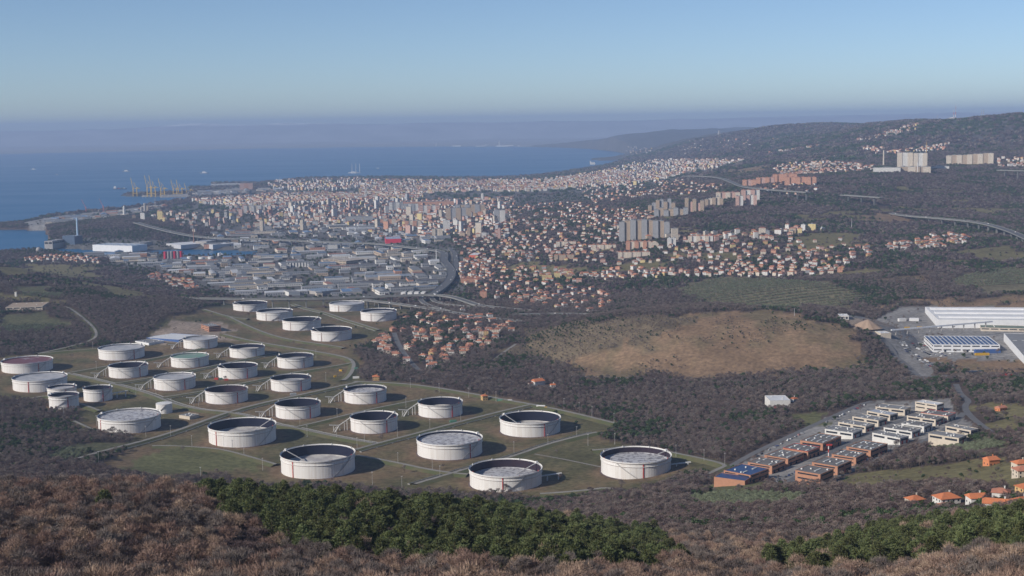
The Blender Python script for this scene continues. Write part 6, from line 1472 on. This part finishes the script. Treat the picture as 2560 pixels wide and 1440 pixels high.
# ------------------------------------------------------------------ trees
def tri_mesh(name, T, mats, mi=None):
    T = np.asarray(T, np.float32).reshape(-1, 3)
    F = np.arange(len(T)).reshape(-1, 3)
    me = np_mesh(name, T, F, mats)
    if mi is not None: me.polygons.foreach_set('material_index', np.asarray(mi, np.int32))
    return me
def limb(T, a, b_, r0, r1, n=4):
    a, b_ = np.array(a, float), np.array(b_, float); d = b_ - a; d /= max(np.linalg.norm(d), 1e-6)
    u = np.cross(d, (0.3, 0.9, 0.1)); u /= np.linalg.norm(u); v = np.cross(d, u)
    A = [a + r0 * (u * math.cos(2 * PI * k / n) + v * math.sin(2 * PI * k / n)) for k in range(n)]; B = [b_ + r1 * (u * math.cos(2 * PI * k / n) + v * math.sin(2 * PI * k / n)) for k in range(n)]
    for k in range(n):
        j = (k + 1) % n; T += [A[k], A[j], B[j], A[k], B[j], B[k]]
def sliver(T, p, d, L, wd, r):
    q = p + d * L; s = np.cross(d, r.normal(size=3)); s = s / max(np.linalg.norm(s), 1e-6) * wd / 2
    T += [p - s, p + s, q]
def bare_tree(seed, h=8.0, cr=3.3, twigs=1000, wd=.11, tl=.95, limbs=13):
    r = np.random.default_rng(seed); trunk, crown = [], []
    limb(trunk, (0, 0, -1.5), (0.1, 0, h * .42), .2, .13, 5)
    c = np.array((0, 0, h * .58)); ends = []
    for k in range(limbs):
        az = 2 * PI * (k + r.uniform(-.3, .3)) / limbs * 2.4; el = r.uniform(.15, 1.45)
        e = c + np.array((cr * math.cos(az) * math.cos(el), cr * math.sin(az) * math.cos(el), h * .40 * math.sin(el))) * r.uniform(.7, .95)
        s = np.array((0.05, 0, h * r.uniform(.22, .42))); m_ = (s + e) / 2 + r.normal(size=3) * .25
        limb(trunk, s, m_, .09, .06, 3); limb(trunk, m_, e, .06, .02, 3); ends.append((s, m_, e))
    lobes = [(e * .86 + c * .14, cr * r.uniform(.30, .46)) for _, _, e in ends] + [(c + np.array((0, 0, h * .12)), cr * .6)]
    for k in range(twigs):
        o, q = lobes[k % len(lobes)]
        d = r.normal(size=3); d[2] = abs(d[2]) * 1.1 - .25; d /= np.linalg.norm(d)
        p = o + d * q * r.uniform(.25, .9)
        d = d + r.normal(size=3) * .35 + np.array((0, 0, .25)); d /= np.linalg.norm(d)
        sliver(crown, p, d, tl * r.uniform(.5, 1.2), wd * r.uniform(.6, 1.4), r)
    return trunk, crown
def pine_tree(seed, h=10.5, cr=3.3, tufts=120, per=15, wd=.24, tl=.75):
    r = np.random.default_rng(seed); trunk, crown = [], []
    limb(trunk, (0, 0, -1.5), (0, 0, h * .93), .2, .05, 5)
    for k in range(tufts):
        f = (k + r.uniform(0, 1)) / tufts; z = h * (.24 + .76 * f)
        rad = cr * (1 - f ** 1.7) ** .62 * r.uniform(.7, 1.05) + .12; az = k * 2.399 + r.uniform(-.3, .3)
        tip = np.array((rad * math.cos(az), rad * math.sin(az), z + rad * .10)); root = np.array((0, 0, z - rad * .12))
        if k % 2 == 0: limb(trunk, root, tip * .85 + root * .15, .05, .02, 3)
        for q in range(per):
            t = 1 - abs(r.normal()) * .30; p = root + (tip - root) * max(.2, t) + r.normal(size=3) * np.array((.22, .22, .12))
            d = (tip - root) / max(np.linalg.norm(tip - root), .1) * .8 + np.array((0, 0, .55)) + r.normal(size=3) * .55; d /= np.linalg.norm(d)
            sliver(crown, p, d, tl * r.uniform(.6, 1.25), wd * r.uniform(.7, 1.5), r)
    return trunk, crown
def leafy_tree(seed, h=5.5, cr=2.4, leaves=420, ls=.42, flat=.8, z0=.5, lobes=9):
    r = np.random.default_rng(seed); trunk, crown = [], []
    limb(trunk, (0, 0, -1.2), (0, 0, h * .45), .2, .1, 5)
    C = []
    for k in range(lobes):
        az, el = k * 2.399, r.uniform(-.3, 1.3)
        e = np.array((cr * .62 * math.cos(az) * math.cos(el), cr * .62 * math.sin(az) * math.cos(el), h * (z0 + .05) + cr * .62 * flat * math.sin(el))); C.append((e, cr * r.uniform(.36, .55))); limb(trunk, (0, 0, h * .35), e, .07, .03, 3)
    for k in range(leaves):
        e, q = C[r.integers(lobes)]; d = r.normal(size=3); d /= np.linalg.norm(d); p = e + d * q * r.uniform(.75, 1.1)
        a = d + r.normal(size=3) * .6; a /= np.linalg.norm(a); u = np.cross(a, r.normal(size=3)); u /= max(np.linalg.norm(u), 1e-6); v = np.cross(a, u)
        s_ = ls * r.uniform(.6, 1.4); crown += [p + u * s_, p - u * s_ * .5 + v * s_ * .8, p - u * s_ * .5 - v * s_ * .8]
    return trunk, crown
def cypress(seed, h=9.0):
    r = np.random.default_rng(seed); trunk, crown = [], []
    limb(trunk, (0, 0, -1), (0, 0, h * .3), .16, .1, 5)
    for k in range(420):
        f = r.uniform(0, 1); rad = 1.05 * (1 - f ** 2.2) ** .8 * (.55 + .45 * min(1, f * 5)); az = r.uniform(0, 2 * PI)
        p = np.array((rad * math.cos(az), rad * math.sin(az), .4 + h * f)); d = np.array((math.cos(az) * .4, math.sin(az) * .4, 1.0)) + r.normal(size=3) * .2; d /= np.linalg.norm(d); sliver(crown, p, d, .9, .35, r)
    return trunk, crown
M_BARK = mat('bark', (.14, .105, .085), .95, .4, .8)
TW = {'brown': mat_leaf('reddish_brown_twigs', (.235, .158, .124), (.325, .230, .180), .28), 'grey': mat_leaf('grey_brown_twigs', (.13, .105, .098), (.21, .175, .155), .3), 'tan': mat_leaf('pale_tan_twigs', (.30, .22, .16), (.38, .285, .205), .2), 'dusk': mat_leaf('purplish_twigs', (.085, .062, .064), (.14, .102, .096), .3), 'mauve': mat_leaf('mauve_grey_twigs', (.150, .112, .103), (.235, .182, .160), .28), 'gold': mat_leaf('dry_golden_leaves', (.42, .26, .10), (.5, .33, .14), .1)}
M_PINE = mat_leaf('pine_needles', (.056, .078, .034), (.165, .180, .074), .30)
M_OLIVE = mat_leaf('olive_leaves', (.125, .145, .085), (.22, .24, .155), .2)
M_EVER = mat_leaf('dark_evergreen_leaves', (.030, .050, .022), (.070, .095, .040), .3)
M_CYPR = mat_leaf('cypress_leaves', (.022, .04, .018), (.05, .075, .03), .2)
PROTO = {}
def proto(key, tc, crown_mat):
    t, c = tc
    both = tri_mesh(key, t + c, [M_BARK, crown_mat], [0] * (len(t) // 3) + [1] * (len(c) // 3))
    PROTO[key] = bpy.data.objects.new('proto_' + key, both)
    return tri_mesh(key + '_trunk', t, [M_BARK]), tri_mesh(key + '_crown', c, [crown_mat])
BARE = []
for k, (tw, hh, cr) in enumerate((('brown', 8, 3.3), ('grey', 8.8, 3.5), ('brown', 6.8, 3.0), ('tan', 6.2, 2.9), ('brown', 9.4, 3.7), ('dusk', 7.6, 3.2))):
    BARE.append(proto('bare%d' % k, bare_tree(20 + k, hh, cr), TW[tw]))
PINES = [proto('pine%d' % k, pine_tree(40 + k, hh, cr), M_PINE) for k, (hh, cr) in enumerate(((10.5, 3.2), (9.2, 3.4), (11.8, 3.3), (8.4, 2.9)))]
EVER = [proto('ever%d' % k, leafy_tree(60 + k, 7.0, 3.0, 640, .42, 1.0), M_EVER) for k in range(2)]
OLIVES = [proto('olive%d' % k, leafy_tree(70 + k, 4.6, 2.3, 420, .30, .8), M_OLIVE) for k in range(2)]
CYP = [proto('cypress', cypress(80), M_CYPR)]
GOLD = proto('gold', leafy_tree(90, 6.5, 2.4, 520, .28, 1.0), TW['gold'])
# coarser ones for the middle distance and far slopes
for k, tw in enumerate(('grey', 'mauve', 'dusk', 'grey')): proto('mid%d' % k, bare_tree(120 + k, 8.5, 3.6, 330, .26, 1.2, 9), TW[tw])
proto('midever', leafy_tree(131, 7, 3.2, 200, .75, 1.0), M_EVER)
for k, (tw) in enumerate(('dusk', 'grey', 'dusk')): proto('far%d' % k, leafy_tree(140 + k, 6, 4.6, 120, 1.2, .6, .4, 7), TW[tw]); proto('kar%d' % k, leafy_tree(240 + k, 2.6, 4.6, 120, 1.2, .3, .4, 7), TW[tw])
proto('farever', leafy_tree(150, 6, 4.6, 120, 1.2, .6, .4, 7), M_EVER); proto('karever', leafy_tree(250, 2.6, 4.6, 120, 1.2, .3, .4, 7), M_EVER)
proto('shrub0', bare_tree(160, 3.0, 1.8, 220, .12, .8, 8), TW['dusk']); proto('shrub1', leafy_tree(161, 2.4, 1.5, 160, .32, .7, .35), M_EVER)

def scatter(name, label, keys, pts, idx, scale, rot, cat):
    """one mass of trees nobody could count: points with a kind, a size and a turn each"""
    n = len(pts)
    if n == 0: return
    me = bpy.data.meshes.new(name); me.vertices.add(n); me.vertices.foreach_set('co', np.asarray(pts, np.float32).ravel())
    for nm, ty, v in (('tree_kind', 'INT', idx), ('tree_size', 'FLOAT', scale), ('tree_turn', 'FLOAT', rot)):
        a = me.attributes.new(nm, ty, 'POINT'); a.data.foreach_set('value', np.asarray(v, np.int32 if ty == 'INT' else np.float32))
    o = link(name, me); tag(o, label, cat, kind='stuff')
    ng = bpy.data.node_groups.new(name, 'GeometryNodeTree'); ng.interface.new_socket('Geometry', in_out='INPUT', socket_type='NodeSocketGeometry'); ng.interface.new_socket('Geometry', in_out='OUTPUT', socket_type='NodeSocketGeometry')
    N = ng.nodes; gi, go = N.new('NodeGroupInput'), N.new('NodeGroupOutput')
    jn = N.new('GeometryNodeGeometryToInstance')
    objs = []
    for k in reversed(keys):
        oi = N.new('GeometryNodeObjectInfo'); oi.inputs['Object'].default_value = PROTO[k]; oi.inputs['As Instance'].default_value = True; ng.links.new(oi.outputs['Geometry'], jn.inputs[0])
    N.remove(jn); jn = N.new('GeometryNodeJoinGeometry')
    for nd in [q for q in N if q.bl_idname == 'GeometryNodeObjectInfo']: ng.links.new(nd.outputs['Geometry'], jn.inputs[0])
    ip = N.new('GeometryNodeInstanceOnPoints'); ip.inputs['Pick Instance'].default_value = True
    def attr(nm, ty):
        q = N.new('GeometryNodeInputNamedAttribute'); q.data_type = ty; q.inputs['Name'].default_value = nm; return q.outputs['Attribute']
    cx = N.new('ShaderNodeCombineXYZ'); ng.links.new(attr('tree_turn', 'FLOAT'), cx.inputs[2])
    ng.links.new(gi.outputs[0], ip.inputs['Points']); ng.links.new(jn.outputs[0], ip.inputs['Instance']); ng.links.new(attr('tree_kind', 'INT'), ip.inputs['Instance Index'])
    ng.links.new(cx.outputs[0], ip.inputs['Rotation']); ng.links.new(attr('tree_size', 'FLOAT'), ip.inputs['Scale']); ng.links.new(ip.outputs[0], go.inputs[0])
    md = o.modifiers.new('scatter', 'NODES'); md.node_group = ng
    return o
# how high the land stands in the way, for each line of sight
_el = (_GL - CAM_H) / gy[:, None]; _run = np.maximum.accumulate(_el, 0)
def seen(x, y, z, top=10.0, slack=14.0):
    a = np.clip(np.interp(x / y, gs, np.arange(NS)), 0, NS - 1).astype(int); b_ = np.clip((np.log(y) - _l0) / _ld - 1, 0, NY - 1).astype(int)
    p = project(x, y, z + top)
    return ((z + top + slack - CAM_H) / y > _run[b_, a]) & (p[0] > -450) & (p[0] < 3010) & (p[1] < 1720)
def lattice(y0, y1, step, smax=.53):
    ny = int((y1 - y0) / step); P = []
    for j in range(ny):
        yy = y0 + (j + .5) * step; nx = int(2 * smax * yy / step)
        xs = (np.arange(nx) - nx / 2 + .5 * (j % 2)) * step; P.append(np.stack([xs, np.full(nx, yy)], 1))
    P = np.concatenate(P); P += rng.uniform(-.42, .42, P.shape) * step
    return P[:, 0], P[:, 1]
DENS = {WOOD: 1.0, GRASS: .004, DRY: .24, SCRUB: .62, URBAN: .26, FIELD: .05, PAVED: .02, DIRT: .03, CITY: .2, OLIVE: 0, GREEN: .003, PINE: 1.0, TERR: 0, KARST: .85}
def plant(y0, y1, step, clear=0.0):
    x, y = lattice(y0, y1, step); z = ground(x, y); ok = (z > 0) & seen(x, y, z); x, y, z = x[ok], y[ok], z[ok]
    c = cover(x, y); d = np.array([DENS[k] for k in range(14)])[c]
    if clear: d = d * np.clip(1.25 + clear * fbm(x / 160, y / 160, 3, 15), .08, 1)
    ok = rng.random(len(x)) < d; x, y, z, c = x[ok], y[ok], z[ok], c[ok]
    ok = free(x, y); return x[ok], y[ok], z[ok], c[ok]
turn = lambda n: rng.uniform(0, 2 * PI, n)
# near hillside: the largest ones are trees of their own
x, y, z, c = plant(225, 700, 4.4)
pine = (c == PINE) & (rng.random(len(x)) < .93)
thin = ~pine | (rng.random(len(x)) < .78); x, y, z, c, pine = x[thin], y[thin], z[thin], c[thin], pine[thin]
ever = ~pine & (fbm(x / 22, y / 22, 2, 44) > .27)
p = project(x, y, z + 4); infr = (p[0] > 0) & (p[0] < 2560) & (p[1] < 1470)
order = np.argsort(y + np.where(infr, 0, 1e5))
ind_p = [i for i in order if pine[i] and infr[i]][:290]; ind_b = [i for i in order if not pine[i] and not ever[i] and infr[i]][:290]
def tree(name, tc, label, cat, x, y, z, s, rz, group=None):
    t = thing(name, label, cat, (x, y, z), rz, group); t.scale = (s, s, s)
    link('trunk', tc[0], t); link('crown', tc[1], t); return t
for i in ind_p:
    px_ = p[0][i]; lb = 'dark green pine tree in the dense stand on the near hillside' if px_ < 1750 else 'dark green pine tree in the group at the lower corner'
    tree('pine_tree', PINES[rng.integers(4)], lb, 'pine tree', x[i], y[i], z[i], rng.uniform(.8, 1.2), rng.uniform(0, 6.28), 'pines of the dense stand' if px_ < 1750 else 'pines of the lower corner')
tint_n = fbm(x / 60, y / 60, 3, 63)
kindb = np.where(tint_n > .12, 3, np.where(tint_n < -.14, 5, rng.integers(0, 3, len(x)))); kindb = np.where(rng.random(len(x)) < .2, 4, kindb); kindb = np.where(rng.random(len(x)) < .15, 1, kindb)
for i in ind_b:
    hue = ('reddish brown', 'grey brown', 'low reddish brown', 'pale tan', 'tall reddish brown', 'purplish brown')[kindb[i]]; wh = 'at the bottom edge left of the pines' if p[0][i] < 600 else 'at the bottom edge before the pine stand' if p[0][i] < 1750 else 'at the bottom edge below the hamlet'
    tree('bare_tree', BARE[kindb[i]], 'leafless %s tree %s' % (hue, wh), 'tree', x[i], y[i], z[i], rng.uniform(.6, 1.3), rng.uniform(0, 6.28), 'leafless trees ' + wh)
rest_m = np.ones(len(x), bool); rest_m[ind_p] = False; rest_m[ind_b] = False
q = rest_m & pine; scatter('pine_wood', 'dense dark green pine wood behind the nearest pines', ['pine%d' % k for k in range(4)], np.stack([x, y, z], 1)[q], rng.integers(0, 4, q.sum()), rng.uniform(.75, 1.2, q.sum()), turn(q.sum()), 'pine wood')
q = rest_m & ever; scatter('evergreen_shrubs', 'scattered dark evergreen shrubs in the winter wood', ['ever0', 'ever1', 'pine3'], np.stack([x, y, z], 1)[q], rng.integers(0, 3, q.sum()), rng.uniform(.45, .85, q.sum()), turn(q.sum()), 'shrubs')
q = rest_m & ~pine & ~ever; scatter('winter_wood', 'leafless brown winter wood on the near hillside', ['bare%d' % k for k in range(6)], np.stack([x, y, z], 1)[q], kindb[q], rng.uniform(.55, 1.3, q.sum()), turn(q.sum()), 'wood')
# single trees that stand out
for lb, px_, py_, tc, s, nm in (('large dark green pine standing alone in the brown wood', 264, 1306, PINES[1], 1.25, 'pine_tree'), ('slim dark pine in the brown wood, left of the other', 100, 1236, PINES[0], .9, 'pine_tree'), ('dark pine on the crest left of the pine stand', 198, 1218, PINES[2], 1.0, 'pine_tree'), ('dark pine at the left picture edge on the crest', 4, 1225, PINES[1], .9, 'pine_tree'), ('golden leaved bush among the bare trees', 202, 1345, GOLD, .7, 'golden_tree'), ('leafless tree in front of the grey roofed tank', 283, 1092, BARE[1], 1.5, 'bare_tree'), ('leafless tree in front of the foot of the front tank', 1263, 1232, BARE[1], 1.1, 'bare_tree'), ('tall leafless tree below the tank beside the estate', 1553, 1226, BARE[1], 1.3, 'bare_tree'), ('first of two leafless trees on the road below the front tanks', 1476, 1238, BARE[5], 1.2, 'bare_tree')):
    X, Y, Z = at(px_, py_); tree(nm, tc, lb, 'tree', X, Y, Z, s, 1.0)
for k, (px_, py_) in enumerate(((2337, 1100), (2349, 1101), (2361, 1103))):
    X, Y, Z = at(px_, py_); tree('cypress_tree', CYP[0], 'dark cypress before the detached cream workshop, %s from the left' % ordinal(k + 1), 'tree', X, Y, Z, 1.15, k)
# slopes below and the valley
def mid(y0, y1, step, name, label, s0, s1, keys_b, key_e, ev=.16, clear=0.0, evs=120.0):
    x, y, z, c = plant(y0, y1, step, clear); n = len(x)
    e = (rng.random(n) < np.clip((fbm(x / evs, y / evs, 4, 91) - ev + .10) / .22, .03, .75)) | (((c == URBAN) | (c == CITY)) & (rng.random(n) < .6)) | (rng.random(n) < .05)
    sh = (c == DRY) | (c == SCRUB) | (c == FIELD)
    keep = (c != DRY) | (fbm(x / 50, y / 50, 3, 27) > .05); x, y, z, c, e, sh = x[keep], y[keep], z[keep], c[keep], e[keep], sh[keep]; n = len(x)
    s = rng.uniform(s0, s1, n) * np.where(sh, .62, 1.0) * np.where(c == PINE, .9, 1)
    idx = np.where(e, len(keys_b), np.clip((rng.random(n) * len(keys_b) * .75 + np.clip(fbm(x / 200, y / 200, 3, 19) * 2 + .35, 0, 1) * len(keys_b) * .45).astype(int), 0, len(keys_b) - 1))
    scatter(name, label, keys_b + [key_e], np.stack([x, y, z - .2], 1), idx, s, turn(n), 'wood'); return n
n1 = mid(700, 1460, 4.6, 'slope_wood', 'leafless winter wood on the slope between the pines and the tanks', .45, 1.08, ['mid0', 'mid1', 'mid2', 'mid3'], 'midever', .17)
n2 = mid(1460, 3000, 5.6, 'valley_wood', 'leafless grey brown wood around the tanks and the brown hill', .45, 1.1, ['mid2', 'mid0', 'mid3', 'mid1'], 'midever', .12, .8)
n3 = mid(3000, 6600, 11.5, 'far_wood', 'purplish woods on the slopes round the city', .6, 1.15, ['far0', 'far1', 'far2'], 'farever', .08, 1.6)
n4 = mid(6600, 13500, 34.0, 'karst_wood', 'woods on the far ridge beyond the city', 2.0, 3.4, ['kar0', 'kar1', 'kar2'], 'karever', .06, 1.0, 500.0)
# olive groves stand in rows
px_, py_, sz_ = [], [], []
for kcl, sx, sy_ in ((OLIVE, 5.5, 5.0), (TERR, 3.4, 21.0)):
    for k, poly in _wz:
        if k != kcl: continue
        lo, hi = poly.min(0), poly.max(0); gx_, gy_ = np.meshgrid(np.arange(lo[0], hi[0], sx), np.arange(lo[1], hi[1], sy_)); a, b_ = gx_.ravel() + rng.normal(0, .5, gx_.size), gy_.ravel() + rng.normal(0, .5, gx_.size) + gx_.ravel() * .12
        q = inside(a, b_, poly) & (rng.random(len(a)) < .88); px_.append(a[q]); py_.append(b_[q])
a, b_ = np.concatenate(px_), np.concatenate(py_); q = free(a, b_); a, b_ = a[q], b_[q]
scatter('olive_grove', 'grey green olive trees planted in rows', ['olive0', 'olive1'], np.stack([a, b_, ground(a, b_)], 1), rng.integers(0, 2, len(a)), rng.uniform(.7, 1.1, len(a)), turn(len(a)), 'olive grove')
print('TREES', len(x), n1, n2, n3, n4, len(a))
